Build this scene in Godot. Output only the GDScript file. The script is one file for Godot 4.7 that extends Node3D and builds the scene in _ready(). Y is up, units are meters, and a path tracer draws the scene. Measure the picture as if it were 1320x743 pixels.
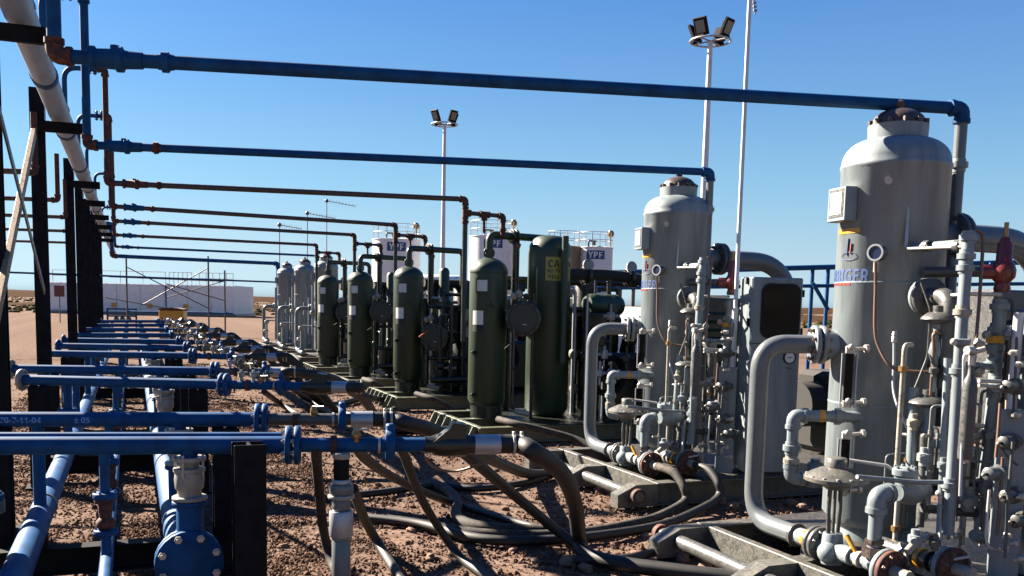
extends Node3D
# Gas compressor yard: overhead pipes, blue manifold, grey and green compressor skids.

# ---------- camera model (pixels of the 1320x743 photograph) ----------
const FPX := 1200.0
const PCX := 660.0
const PCY := 518.0
const EYE := 1.6
var cam_basis: Basis
var M := {}
var names := {}

func ray(x: float, y: float) -> Vector3:
	return -cam_basis.z + cam_basis.x * ((x - PCX) / FPX) - cam_basis.y * ((y - PCY) / FPX)
func pD(x: float, y: float, d: float) -> Vector3:
	return Vector3(0, EYE, 0) + ray(x, y) * d
func pY(x: float, y: float, h: float) -> Vector3:
	var r := ray(x, y)
	return Vector3(0, EYE, 0) + r * ((h - EYE) / r.y)
func pX(x: float, y: float, v: float) -> Vector3:
	var r := ray(x, y)
	return Vector3(0, EYE, 0) + r * (v / r.x)

# ---------- geometry collector ----------
class Geo:
	var v := PackedVector3Array()
	var n := PackedVector3Array()
	func tri(a: Vector3, b: Vector3, c: Vector3, na: Vector3, nb: Vector3, nc: Vector3) -> void:
		var g := (c - a).cross(b - a)
		if g.length_squared() < 1e-16:
			return
		if g.dot(na + nb + nc) < 0.0:
			v.append_array([a, c, b]); n.append_array([na, nc, nb])
		else:
			v.append_array([a, b, c]); n.append_array([na, nb, nc])
	func quad(a: Vector3, b: Vector3, c: Vector3, d: Vector3, nn: Vector3) -> void:
		tri(a, b, c, nn, nn, nn); tri(a, c, d, nn, nn, nn)
	static func frame(ax: Vector3) -> Array:
		var h := Vector3.UP if absf(ax.y) < 0.9 else Vector3.RIGHT
		var s := ax.cross(h).normalized()
		return [s, s.cross(ax).normalized()]
	func tube(p: Array, r, seg := 12, caps := true) -> Geo:
		var k := p.size()
		var t := []
		for i in k:
			var d: Vector3 = p[mini(i + 1, k - 1)] - p[maxi(i - 1, 0)]
			t.append(d.normalized())
		var f := frame(t[0])
		var s: Vector3 = f[0]
		var rings := []
		var nrm := []
		for i in k:
			s = (s - t[i] * s.dot(t[i])).normalized()
			var u: Vector3 = s.cross(t[i])
			var rr: float = r[i] if r is Array else r
			var a := []
			var b := []
			for j in seg:
				var q := TAU * j / seg
				var o: Vector3 = s * cos(q) + u * sin(q)
				a.append(p[i] + o * rr); b.append(o)
			rings.append(a); nrm.append(b)
		for i in k - 1:
			for j in seg:
				var j2 := (j + 1) % seg
				tri(rings[i][j], rings[i][j2], rings[i + 1][j2], nrm[i][j], nrm[i][j2], nrm[i + 1][j2])
				tri(rings[i][j], rings[i + 1][j2], rings[i + 1][j], nrm[i][j], nrm[i + 1][j2], nrm[i + 1][j])
		if caps:
			for e in [0, k - 1]:
				var nn: Vector3 = -t[0] if e == 0 else t[k - 1]
				for j in seg:
					tri(p[e], rings[e][j], rings[e][(j + 1) % seg], nn, nn, nn)
		return self
	func cyl(a: Vector3, b: Vector3, r: float, seg := 14) -> Geo:
		return tube([a, b], r, seg)
	func lathe(o: Vector3, ax: Vector3, prof: Array, seg := 24) -> Geo:
		# prof: [radius, distance along ax]
		ax = ax.normalized()
		var f := frame(ax)
		var k := prof.size()
		var sn := []
		for i in k - 1:
			var d := Vector2(prof[i + 1][0] - prof[i][0], prof[i + 1][1] - prof[i][1]).normalized()
			sn.append(Vector2(d.y, -d.x))
		for i in k - 1:
			var n0: Vector2 = sn[i]
			var n1: Vector2 = sn[i]
			if i > 0 and sn[i - 1].dot(sn[i]) > 0.7: n0 = (sn[i - 1] + sn[i]).normalized()
			if i < k - 2 and sn[i + 1].dot(sn[i]) > 0.7: n1 = (sn[i + 1] + sn[i]).normalized()
			for j in seg:
				var q0 := TAU * j / seg
				var q1 := TAU * (j + 1) / seg
				var d0: Vector3 = f[0] * cos(q0) + f[1] * sin(q0)
				var d1: Vector3 = f[0] * cos(q1) + f[1] * sin(q1)
				var a: Vector3 = o + ax * prof[i][1] + d0 * prof[i][0]
				var b: Vector3 = o + ax * prof[i][1] + d1 * prof[i][0]
				var c: Vector3 = o + ax * prof[i + 1][1] + d1 * prof[i + 1][0]
				var e: Vector3 = o + ax * prof[i + 1][1] + d0 * prof[i + 1][0]
				tri(a, b, c, d0 * n0.x + ax * n0.y, d1 * n0.x + ax * n0.y, d1 * n1.x + ax * n1.y)
				tri(a, c, e, d0 * n0.x + ax * n0.y, d1 * n1.x + ax * n1.y, d0 * n1.x + ax * n1.y)
		return self
	func ball(o: Vector3, r: float, seg := 12, sq := 1.0) -> Geo:
		var pr := []
		var m := seg / 2
		for i in m + 1:
			var q := -PI / 2 + PI * i / m
			pr.append([r * cos(q), r * sin(q) * sq])
		return lathe(o, Vector3.UP, pr, seg)
	func box(c: Vector3, size: Vector3, bs := Basis.IDENTITY, bev := 0.0) -> Geo:
		var h := size * 0.5
		var e := minf(bev, minf(h.x, minf(h.y, h.z)) * 0.6)
		if e <= 0.0:
			for ax in 3:
				for sg in [-1.0, 1.0]:
					var nn := Vector3.ZERO; nn[ax] = sg
					var u := Vector3.ZERO; u[(ax + 1) % 3] = h[(ax + 1) % 3]
					var w := Vector3.ZERO; w[(ax + 2) % 3] = h[(ax + 2) % 3]
					var o := nn * h[ax]
					quad(c + bs * (o - u - w), c + bs * (o + u - w), c + bs * (o + u + w), c + bs * (o - u + w), bs * nn)
			return self
		for ax in 3:
			var b1 := (ax + 1) % 3
			var b2 := (ax + 2) % 3
			for sg in [-1.0, 1.0]:
				var nn := Vector3.ZERO; nn[ax] = sg
				var u := Vector3.ZERO; u[b1] = h[b1] - e
				var w := Vector3.ZERO; w[b2] = h[b2] - e
				var o := nn * h[ax]
				quad(c + bs * (o - u - w), c + bs * (o + u - w), c + bs * (o + u + w), c + bs * (o - u + w), bs * nn)
				# edge between face ax(sg) and face b1(sg2)
				for sg2 in [-1.0, 1.0]:
					var p := Vector3.ZERO; p[ax] = sg * h[ax]; p[b1] = sg2 * (h[b1] - e)
					var q := Vector3.ZERO; q[ax] = sg * (h[ax] - e); q[b1] = sg2 * h[b1]
					var ww := Vector3.ZERO; ww[b2] = h[b2] - e
					var en := Vector3.ZERO; en[ax] = sg; en[b1] = sg2
					quad(c + bs * (p - ww), c + bs * (p + ww), c + bs * (q + ww), c + bs * (q - ww), bs * en.normalized())
		for sx in [-1.0, 1.0]:
			for sy in [-1.0, 1.0]:
				for sz in [-1.0, 1.0]:
					var sv := Vector3(sx, sy, sz)
					var nn2 := bs * sv.normalized()
					tri(c + bs * (sv * Vector3(h.x, h.y - e, h.z - e)), c + bs * (sv * Vector3(h.x - e, h.y, h.z - e)), c + bs * (sv * Vector3(h.x - e, h.y - e, h.z)), nn2, nn2, nn2)
		return self
	func prism(poly: Array, o: Vector3, u: Vector3, w: Vector3, d: Vector3) -> Geo:
		# convex or star-like outline (Vector2) in the u,w plane, extruded by d
		var pv := PackedVector2Array(poly)
		var idx := Geometry2D.triangulate_polygon(pv)
		var nn := d.normalized()
		for i in range(0, idx.size(), 3):
			var a := o + u * pv[idx[i]].x + w * pv[idx[i]].y
			var b := o + u * pv[idx[i + 1]].x + w * pv[idx[i + 1]].y
			var c := o + u * pv[idx[i + 2]].x + w * pv[idx[i + 2]].y
			tri(a, b, c, -nn, -nn, -nn); tri(a + d, b + d, c + d, nn, nn, nn)
		var area := 0.0
		for i in pv.size():
			var q := pv[(i + 1) % pv.size()]
			area += pv[i].x * q.y - q.x * pv[i].y
		for i in pv.size():
			var p0 := pv[i]
			var p1 := pv[(i + 1) % pv.size()]
			var en := Vector2(p1.y - p0.y, p0.x - p1.x) * signf(area)
			var a2 := o + u * p0.x + w * p0.y
			var b2 := o + u * p1.x + w * p1.y
			quad(a2, b2, b2 + d, a2 + d, (u * en.x + w * en.y).normalized())
		return self
	func hexn(c: Vector3, ax: Vector3, r: float, t: float) -> Geo:
		# hexagonal nut
		ax = ax.normalized()
		var f := frame(ax)
		for j in 6:
			var q0 := TAU * j / 6
			var q1 := TAU * (j + 1) / 6
			var d0: Vector3 = (f[0] * cos(q0) + f[1] * sin(q0)) * r
			var d1: Vector3 = (f[0] * cos(q1) + f[1] * sin(q1)) * r
			var nn := (d0 + d1).normalized()
			quad(c + d0, c + d1, c + d1 + ax * t, c + d0 + ax * t, nn)
			tri(c + ax * t, c + d0 + ax * t, c + d1 + ax * t, ax, ax, ax)
			tri(c, c + d0, c + d1, -ax, -ax, -ax)
		return self
	func coat(src: Mesh, fn: Callable) -> Geo:
		# vertices of a mesh moved through fn (flat normals)
		for s in src.get_surface_count():
			var ar := src.surface_get_arrays(s)
			var vv: PackedVector3Array = ar[Mesh.ARRAY_VERTEX]
			var ii = ar[Mesh.ARRAY_INDEX]
			var cnt: int = ii.size() if ii != null and ii.size() > 0 else vv.size()
			for i in range(0, cnt, 3):
				var a: Vector3 = fn.call(vv[ii[i]] if ii != null and ii.size() > 0 else vv[i])
				var b: Vector3 = fn.call(vv[ii[i + 1]] if ii != null and ii.size() > 0 else vv[i + 1])
				var c: Vector3 = fn.call(vv[ii[i + 2]] if ii != null and ii.size() > 0 else vv[i + 2])
				var g := (c - a).cross(b - a)
				if g.length() > 1e-12:
					g = g.normalized()
					v.append_array([a, b, c]); n.append_array([g, g, g])
		return self
	func mesh(off: Vector3) -> ArrayMesh:
		var vv := PackedVector3Array()
		vv.resize(v.size())
		for i in v.size(): vv[i] = v[i] - off
		var ar := []
		ar.resize(Mesh.ARRAY_MAX)
		ar[Mesh.ARRAY_VERTEX] = vv
		ar[Mesh.ARRAY_NORMAL] = n
		var m := ArrayMesh.new()
		m.add_surface_from_arrays(Mesh.PRIMITIVE_TRIANGLES, ar)
		return m

func G() -> Geo:
	return Geo.new()

# rounded corners on a polyline
func bend(p: Array, r: float, k := 6) -> Array:
	var o := [p[0]]
	for i in range(1, p.size() - 1):
		var a: Vector3 = (p[i - 1] - p[i])
		var b: Vector3 = (p[i + 1] - p[i])
		var d := minf(r, minf(a.length(), b.length()) * 0.49)
		a = a.normalized() * d; b = b.normalized() * d
		for j in k + 1:
			var t := float(j) / k
			o.append((p[i] + a) * (1 - t) * (1 - t) + p[i] * 2 * t * (1 - t) + (p[i] + b) * t * t)
	o.append(p[-1])
	return o
# smooth curve through points
func curve(p: Array, k := 6) -> Array:
	var o := []
	for i in p.size() - 1:
		var p0: Vector3 = p[maxi(i - 1, 0)]
		var p3: Vector3 = p[mini(i + 2, p.size() - 1)]
		for j in k:
			o.append((p[i] as Vector3).cubic_interpolate(p[i + 1], p0, p3, float(j) / k))
	o.append(p[-1])
	return o

# ---------- scene tree helpers ----------
func numbered(called: String) -> String:
	var c: int = names.get(called, 0)
	names[called] = c + 1
	return called if c == 0 else "%s_%03d" % [called, c]
func off_of(o) -> Vector3:
	var r := Vector3.ZERO
	while o != null and o != self:
		r += o.position
		o = o.get_parent()
	return r
func thing(called: String, label: String, category: String, at: Vector3, group := "") -> Node3D:
	var o := Node3D.new()
	o.name = numbered(called)
	add_child(o)
	o.position = at
	o.set_meta("label", label); o.set_meta("category", category)
	if group != "": o.set_meta("group", group)
	return o
func part(g: Geo, called: String, m: Material, parent: Node, label := "") -> MeshInstance3D:
	var o := MeshInstance3D.new()
	o.name = called
	o.mesh = g.mesh(off_of(parent))
	o.material_override = m
	parent.add_child(o, true)
	if label != "": o.set_meta("label", label)
	return o
func whole(g: Geo, called: String, m: Material, label: String, category: String, at: Vector3, group := "") -> MeshInstance3D:
	var o := MeshInstance3D.new()
	o.name = numbered(called)
	add_child(o)
	o.position = at
	o.mesh = g.mesh(at)
	o.material_override = m
	o.set_meta("label", label); o.set_meta("category", category)
	if group != "": o.set_meta("group", group)
	return o

# ---------- materials ----------
var T := {}
func make_textures() -> void:
	var n1 := FastNoiseLite.new(); n1.seed = 11; n1.frequency = 0.012; n1.fractal_octaves = 5
	var n2 := FastNoiseLite.new(); n2.seed = 23; n2.frequency = 0.05; n2.fractal_octaves = 3
	var n3 := FastNoiseLite.new(); n3.seed = 31; n3.noise_type = FastNoiseLite.TYPE_CELLULAR; n3.frequency = 0.06; n3.fractal_octaves = 2
	var a := n1.get_seamless_image(512, 512)
	var b := n2.get_seamless_image(512, 512)
	var c := n3.get_seamless_image(512, 512)
	var grime := Image.create(512, 512, false, Image.FORMAT_RGB8)
	var streak := Image.create(512, 512, false, Image.FORMAT_RGB8)
	var clean := Image.create(512, 512, false, Image.FORMAT_RGB8)
	var rust := Image.create(512, 512, false, Image.FORMAT_RGB8)
	var dust := Image.create(512, 512, false, Image.FORMAT_RGB8)
	var soil := Image.create(512, 512, false, Image.FORMAT_RGB8)
	var rough := Image.create(512, 512, false, Image.FORMAT_RGB8)
	for y in 512:
		for x in 512:
			var p := a.get_pixel(x, y).r
			var q := b.get_pixel(x, y).r
			var w := c.get_pixel(x, y).r
			var g := clampf(0.80 + (p - 0.5) * 0.35 + (q - 0.5) * 0.30, 0.45, 1.0)
			var col := Color(g, g, g)
			var spot := smoothstep(0.60, 0.72, p * 0.6 + q * 0.45)
			col = col.lerp(Color(0.78, 0.66, 0.54) * g, spot * 0.5)
			grime.set_pixel(x, y, col)
			var g2 := clampf(0.90 + (p - 0.5) * 0.14 + (q - 0.5) * 0.08, 0.6, 1.0)
			var g3 := clampf(0.85 + (p - 0.5) * 0.42 + (q - 0.5) * 0.16, 0.5, 1.0)
			streak.set_pixel(x, y, Color(g3, g3, g3).lerp(Color(0.84, 0.74, 0.62) * g3, spot * 0.35))
			clean.set_pixel(x, y, Color(g2, g2, g2).lerp(Color(0.80, 0.72, 0.62) * g2, spot * 0.22))
			rough.set_pixel(x, y, Color.from_hsv(0, 0, clampf(0.72 + (q - 0.5) * 0.7 + spot * 0.3, 0.3, 1.0)))
			var r1 := Color(0.21, 0.12, 0.10).lerp(Color(0.45, 0.25, 0.17), smoothstep(0.3, 0.7, q))
			r1 = r1.lerp(Color(0.16, 0.13, 0.13), smoothstep(0.45, 0.7, p) * 0.75)
			rust.set_pixel(x, y, r1)
			dust.set_pixel(x, y, Color(0.34, 0.33, 0.33).lerp(Color(0.85, 0.80, 0.74), smoothstep(0.46, 0.78, p * 0.7 + q * 0.35)))
			var s := Color(0.56, 0.48, 0.43).lerp(Color(0.70, 0.62, 0.56), smoothstep(0.25, 0.75, q))
			s = s.lerp(Color(0.45, 0.37, 0.32), smoothstep(0.5, 0.75, p) * 0.5)
			s = s.lerp(Color(0.74, 0.62, 0.53), smoothstep(0.55, 0.85, w) * 0.45)
			soil.set_pixel(x, y, s)
	for k in [["grime", grime], ["clean", clean], ["streak", streak], ["rust", rust], ["dust", dust], ["soil", soil], ["rough", rough], ["cells", c], ["fine", b]]:
		var im: Image = k[1]
		im.generate_mipmaps()
		T[k[0]] = ImageTexture.create_from_image(im)
func mat(key: String, col: Color, rough := 0.5, metal := 0.0, tex := "grime", scale := 1.6) -> StandardMaterial3D:
	var m := StandardMaterial3D.new()
	m.resource_name = key
	var deep: float = {"green": 0.29, "green_faded": 0.27, "green_deep": 0.29, "dark_green": 0.15, "yellow": 1.0, "galv": 0.85, "grey": 0.64, "deck": 0.35, "skid_grey": 0.42, "scrub": 0.5, "skid_green": 0.45, "lamp_lens": 0.6, "ink_blue": 0.42, "ink_red": 0.5, "duct": 0.43, "rock": 0.5, "earth": 0.22, "blue": 0.55, "white": 0.92, "white_pipe": 0.85, "off_white": 0.58}.get(key, 0.76)
	var lin := col.srgb_to_linear()
	m.albedo_color = Color(lin.r * deep, lin.g * deep, lin.b * deep, col.a).linear_to_srgb()
	m.roughness = rough
	m.metallic = metal
	if tex != "":
		m.albedo_texture = T[tex]
		m.uv1_triplanar = true
		m.uv1_world_triplanar = true
		m.uv1_scale = Vector3.ONE * scale
		if tex == "grime":
			m.roughness_texture = T["rough"]
			m.roughness_texture_channel = BaseMaterial3D.TEXTURE_CHANNEL_RED
	if key in ["earth", "scrub", "rock"]: m.metallic_specular = 0.06
	if key == "grey" or key.begins_with("green"): m.uv1_scale = Vector3(1.3, 0.16, 1.3)
	M[key] = m
	return m
func make_materials() -> void:
	mat("blue", Color8(12, 96, 160), 0.58, 0.0, "streak", 0.8).metallic_specular = 0.3
	mat("white_pipe", Color8(142, 160, 186), 0.45, 0.0, "clean", 0.25)
	mat("grey", Color8(147, 161, 168), 0.42, 0.0, "streak", 0.55)
	mat("dark_grey", Color8(92, 94, 94), 0.6)
	mat("duct", Color8(138, 146, 152), 0.32, 0.0, "clean", 0.8)
	mat("green", Color8(60, 98, 60), 0.48, 0.0, "streak", 0.6)
	mat("dark_green", Color8(58, 76, 56), 0.5)
	mat("black", Color8(32, 32, 36), 0.65, 0.0, "streak", 1.0).metallic_specular = 0.2
	mat("rust", Color8(255, 235, 225), 0.8, 0.0, "rust", 1.1)
	mat("steel_pipe", Color8(96, 82, 78), 0.6, 0.3)
	mat("hose", Color8(36, 36, 39), 0.62, 0.0, "dust", 1.3)
	mat("tan_hose", Color8(98, 92, 86), 0.85, 0.0, "dust", 1.5)
	mat("galv", Color8(176, 180, 186), 0.42, 0.55, "clean", 1.0)
	mat("zinc", Color8(200, 197, 190), 0.42, 0.4, "clean", 1.0)
	mat("brass", Color8(190, 150, 96), 0.4, 0.6)
	mat("white", Color8(226, 228, 230), 0.5, 0.0, "clean", 0.3)
	mat("off_white", Color8(205, 200, 188), 0.55)
	mat("yellow", Color8(222, 158, 34), 0.5)
	mat("red", Color8(132, 38, 34), 0.5)
	mat("label_white", Color8(214, 216, 210), 0.6, 0.0, "")
	mat("label_grey", Color8(196, 204, 198), 0.5, 0.0, "")
	mat("sign_yellow", Color8(186, 178, 70), 0.6)
	mat("ink", Color8(24, 26, 26), 0.7, 0.0, "")
	mat("ink_blue", Color8(32, 84, 158), 0.6, 0.0, "")
	mat("dial_blue", Color8(16, 30, 66), 0.3, 0.0, "")
	mat("ink_red", Color8(190, 60, 48), 0.6, 0.0, "")
	mat("chalk", Color8(108, 150, 206), 0.9, 0.0, "")
	mat("copper", Color8(126, 98, 86), 0.5, 0.3, "clean", 1.0)
	mat("rock", Color8(246, 242, 240), 0.95, 0.0, "soil", 2.0)
	mat("wood", Color8(168, 138, 104), 0.8)
	mat("orange", Color8(214, 92, 40), 0.5, 0.0, "")
	mat("window_black", Color8(10, 11, 13), 0.18, 0.0, "").metallic_specular = 0.25
	mat("tyre", Color8(24, 24, 24), 0.85, 0.0, "")
	mat("earth", Color8(190, 172, 150), 0.95, 0.0, "soil", 0.08)
	mat("pole_white", Color8(226, 229, 236), 0.5, 0.0, "clean", 0.5)
	mat("skid_grey", Color8(140, 140, 134), 0.6)
	mat("scrub", Color8(84, 80, 56), 0.9, 0.0, "")
	mat("green_faded", Color8(78, 100, 70), 0.55, 0.0, "streak", 0.5)
	mat("green_deep", Color8(50, 88, 56), 0.42, 0.0, "streak", 0.7)
	mat("deck", Color8(104, 102, 98), 0.7)
	mat("skid_green", Color8(132, 142, 118), 0.6)
	mat("lamp_lens", Color8(120, 126, 124), 0.35, 0.0, "")
	mat("lens", Color8(170, 175, 178), 0.2, 0.2, "")
	var gl := mat("glass", Color(0.55, 0.62, 0.6, 0.35), 0.05, 0.0, "")
	gl.transparency = BaseMaterial3D.TRANSPARENCY_ALPHA
	var s := StandardMaterial3D.new()
	s.resource_name = "soil"
	s.albedo_texture = T["soil"]
	s.vertex_color_use_as_albedo = true
	s.roughness = 1.0
	s.metallic_specular = 0.08
	s.uv1_triplanar = true; s.uv1_world_triplanar = true
	s.uv1_scale = Vector3.ONE * 0.7
	s.heightmap_enabled = false
	s.heightmap_texture = T["cells"]
	s.heightmap_scale = 1.5
	M["soil"] = s

# ---------- small pipe fittings ----------
func flange(g: Geo, c: Vector3, ax: Vector3, r: float, t := 0.03, bolts := 0, bg = null) -> void:
	ax = ax.normalized()
	g.lathe(c - ax * t * 0.5, ax, [[0, 0], [r - 0.004, 0], [r, 0.004], [r, t - 0.004], [r - 0.004, t], [0, t]], 24)
	if bolts > 0:
		var gg: Geo = bg if bg != null else g
		var f := Geo.frame(ax)
		for j in bolts:
			var q := TAU * (j + 0.5) / bolts
			var d: Vector3 = (f[0] * cos(q) + f[1] * sin(q)) * r * 0.79
			gg.hexn(c + d + ax * (t * 0.5), ax, r * 0.11, r * 0.11)
			gg.hexn(c + d - ax * (t * 0.5), -ax, r * 0.11, r * 0.11)
			gg.cyl(c + d - ax * (t * 0.5 + r * 0.19), c + d + ax * (t * 0.5 + r * 0.19), r * 0.06, 6)
func union_nut(g: Geo, c: Vector3, ax: Vector3, r: float) -> void:
	ax = ax.normalized()
	g.lathe(c - ax * r * 1.1, ax, [[r * 0.95, 0], [r * 1.12, 0.0], [r * 1.16, r * 0.5], [r * 1.5, r * 0.55], [r * 1.5, r * 1.5], [r * 1.16, r * 1.55], [r * 1.12, r * 2.2], [r * 0.95, r * 2.2]], 8)
func elbow_fit(g: Geo, c: Vector3, d0: Vector3, d1: Vector3, r: float) -> void:
	# threaded elbow: collar on both legs and a rounded corner
	var L := r * 2.3
	g.tube(bend([c + d0 * L, c, c + d1 * L], r * 1.7, 5), r * 1.22, 14)
	for d in [d0, d1]:
		g.lathe(c + d * L * 0.72, d, [[r, 0], [r * 1.38, 0], [r * 1.38, L * 0.32], [r, L * 0.32]], 14)
func tee_fit(g: Geo, c: Vector3, ax: Vector3, br: Vector3, r: float) -> void:
	g.cyl(c - ax * r * 2.2, c + ax * r * 2.2, r * 1.22)
	g.cyl(c, c + br * r * 2.2, r * 1.22)
	for d in [ax, -ax, br]:
		g.lathe(c + d * r * 1.6, d, [[r, 0], [r * 1.4, 0], [r * 1.4, r * 0.7], [r, r * 0.7]], 14)
func ball_valve(parent: Node, c: Vector3, ax: Vector3, r: float, m: Material, handle: Vector3, hm: Material) -> void:
	var g := G()
	g.lathe(c - ax * r * 2.4, ax, [[0, 0], [r * 1.3, 0], [r * 1.3, r * 0.8], [r * 1.6, r * 1.4], [r * 1.75, r * 2.4], [r * 1.6, r * 3.4], [r * 1.3, r * 4.0], [r * 1.3, r * 4.8], [0, r * 4.8]], 14)
	var b := part(g, "ball_valve", m, parent)
	var side := handle.normalized()
	var up := Vector3.UP if absf(side.y) < 0.8 else ax.cross(side).normalized()
	var s := G()
	s.cyl(c, c + up * r * 2.4, r * 0.45, 8)
	part(s, "stem", M["zinc"], b)
	var h := G()
	h.tube([c + up * r * 2.3 - side * r * 0.6, c + up * r * 2.3 + side * r * 1.5, c + up * r * 2.7 + side * r * 6.0], r * 0.42, 6)
	part(h, "handle", hm, b)
func text_mesh(s: String, size: float, depth := 0.004) -> TextMesh:
	var t := TextMesh.new()
	var f := SystemFont.new()
	f.font_names = PackedStringArray(["Droid Sans"])
	f.font_weight = 700
	t.font = f
	t.text = s
	t.font_size = 64
	t.pixel_size = size / 64.0
	t.depth = depth
	t.curve_step = 2.0
	return t
# text wrapped round a vertical cylinder: centre direction dir, at height h
func wrap_text(s: String, size: float, axis: Vector3, r: float, dir: Vector3, h: float, squeeze := 1.0) -> Geo:
	var a0 := atan2(dir.x, dir.z)
	var fn := func(p: Vector3) -> Vector3:
		var q := a0 + p.x * squeeze / r
		var rr := r + p.z + 0.001
		return Vector3(axis.x + sin(q) * rr, h + p.y, axis.z + cos(q) * rr)
	return G().coat(text_mesh(s, size, 0.0015), fn)
func flat_text(s: String, size: float, o: Vector3, right: Vector3, up: Vector3) -> Geo:
	var nn := right.cross(up).normalized()
	return G().coat(text_mesh(s, size), func(p: Vector3) -> Vector3: return o + right * p.x + up * p.y + nn * (p.z + 0.001))
# a patch bent round a vertical cylinder
func wrap_patch(axis: Vector3, r: float, dir: Vector3, h: float, w: float, ht: float, t := 0.003) -> Geo:
	var a0 := atan2(dir.x, dir.z)
	var g := G()
	var k := 8
	for i in k:
		var q0 := a0 + (float(i) / k - 0.5) * w / r
		var q1 := a0 + (float(i + 1) / k - 0.5) * w / r
		var d0 := Vector3(sin(q0), 0, cos(q0))
		var d1 := Vector3(sin(q1), 0, cos(q1))
		var c := Vector3(axis.x, h, axis.z)
		var up := Vector3(0, ht * 0.5, 0)
		var R := r + t
		g.tri(c + d0 * R - up, c + d1 * R - up, c + d1 * R + up, d0, d1, d1)
		g.tri(c + d0 * R - up, c + d1 * R + up, c + d0 * R + up, d0, d1, d0)
		g.quad(c + d0 * R + up, c + d1 * R + up, c + d1 * (r - 0.004) + up, c + d0 * (r - 0.004) + up, Vector3.UP)
		g.quad(c + d0 * R - up, c + d1 * R - up, c + d1 * (r - 0.004) - up, c + d0 * (r - 0.004) - up, Vector3.DOWN)
	for e in [[-0.5, -1.0], [0.5, 1.0]]:
		var q: float = a0 + e[0] * w / r
		var d := Vector3(sin(q), 0, cos(q))
		var sd: Vector3 = Vector3(cos(q), 0, -sin(q)) * e[1]
		var c2 := Vector3(axis.x, h, axis.z)
		var up2 := Vector3(0, ht * 0.5, 0)
		g.quad(c2 + d * (r + t) - up2, c2 + d * (r + t) + up2, c2 + d * (r - 0.004) + up2, c2 + d * (r - 0.004) - up2, sd)
	return g

const SKY_GAIN := 1.0 / 7.0
const ORD := ["next", "second", "third", "fourth", "fifth", "sixth", "seventh", "eighth", "ninth"]
var outs := []
const LAT := Vector3(0.97, 0, 0.243)   # run of the cross pipes
func _ready() -> void:
	# ----- camera -----
	var yaw := deg_to_rad(22.3)
	var pitch := deg_to_rad(5.91)
	var roll := deg_to_rad(1.25)
	var f0 := Vector3(sin(yaw), 0, -cos(yaw))
	var r0 := Vector3(cos(yaw), 0, sin(yaw))
	var fw := f0 * cos(pitch) - Vector3.UP * sin(pitch)
	var up0 := Vector3.UP * cos(pitch) + f0 * sin(pitch)
	cam_basis = Basis(r0 * cos(roll) + up0 * sin(roll), up0 * cos(roll) - r0 * sin(roll), -fw)
	var cam := Camera3D.new()
	cam.name = "camera"
	add_child(cam)
	cam.transform = Transform3D(cam_basis, Vector3(0, EYE, 0))
	cam.projection = Camera3D.PROJECTION_FRUSTUM
	cam.near = 0.1
	cam.far = 6000.0
	cam.size = 0.1 * 743.0 / FPX
	cam.frustum_offset = Vector2(0, 0.1 * (PCY - 371.5) / FPX)
	cam.current = true
	# ----- sky -----
	var az := deg_to_rad(-36.0)
	var el := deg_to_rad(33.0)
	var to_sun := Vector3(sin(az) * cos(el), sin(el), -cos(az) * cos(el))
	var env := Environment.new()
	env.background_mode = Environment.BG_SKY
	var sky := Sky.new()
	var sm := PanoramaSkyMaterial.new()
	sm.panorama = ImageTexture.create_from_image(clear_sky(to_sun))
	sky.sky_material = sm
	env.sky = sky
	env.tonemap_mode = Environment.TONE_MAPPER_LINEAR
	env.tonemap_exposure = 7.0
	env.sdfgi_enabled = true
	env.ssao_enabled = true
	env.ssil_enabled = true
	var we := WorldEnvironment.new()
	we.name = "world_environment"
	we.environment = env
	add_child(we)
	# ----- sun -----
	var sun := DirectionalLight3D.new()
	sun.name = "sun"
	add_child(sun)
	sun.look_at_from_position(to_sun * 50.0, Vector3.ZERO, Vector3.UP)
	sun.light_energy = 1.6
	sun.light_color = Color(1.0, 0.94, 0.86)
	sun.light_angular_distance = 0.5
	sun.shadow_enabled = true

	make_textures()
	make_materials()
	build_ground()
	build_background()
	build_rack()
	build_overhead()
	build_manifold()
	build_skids()
	build_hoses()
	build_stones()

# clear daylight sky: paler toward the horizon, brighter toward the sun
func clear_sky(to_sun: Vector3) -> Image:
	var im := Image.create(512, 256, false, Image.FORMAT_RGBF)
	var stops := [[0.0, 208, 238, 250], [2.0, 206, 237, 251], [6.7, 163, 217, 252], [12.0, 128, 187, 244], [18.0, 100, 160, 234], [35.0, 72, 128, 208], [60.0, 54, 104, 186], [90.0, 48, 94, 174]]
	for y in 256:
		var e := 90.0 - 180.0 * (y + 0.5) / 256.0
		var base := Color(0.10, 0.075, 0.06)
		if e >= 0.0:
			for k in stops.size() - 1:
				if e >= stops[k][0] and e <= stops[k + 1][0]:
					var t: float = (e - stops[k][0]) / (stops[k + 1][0] - stops[k][0])
					var ca := Color8(stops[k][1], stops[k][2], stops[k][3]).srgb_to_linear()
					var cb := Color8(stops[k + 1][1], stops[k + 1][2], stops[k + 1][3]).srgb_to_linear()
					base = ca.lerp(cb, t)
		for x in 512:
			var q := TAU * (x + 0.5) / 512.0
			var er := deg_to_rad(e)
			var d := Vector3(sin(q) * cos(er), sin(er), -cos(q) * cos(er))
			var ang := rad_to_deg(acos(clampf(d.dot(to_sun), -1.0, 1.0)))
			var f := (1.0 + 2.5 * exp(-ang / 20.0)) / 1.24 if e >= 0.0 else 1.0
			im.set_pixel(x, y, Color(base.r * f * SKY_GAIN, base.g * f * SKY_GAIN, base.b * f * SKY_GAIN))
	return im

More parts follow.
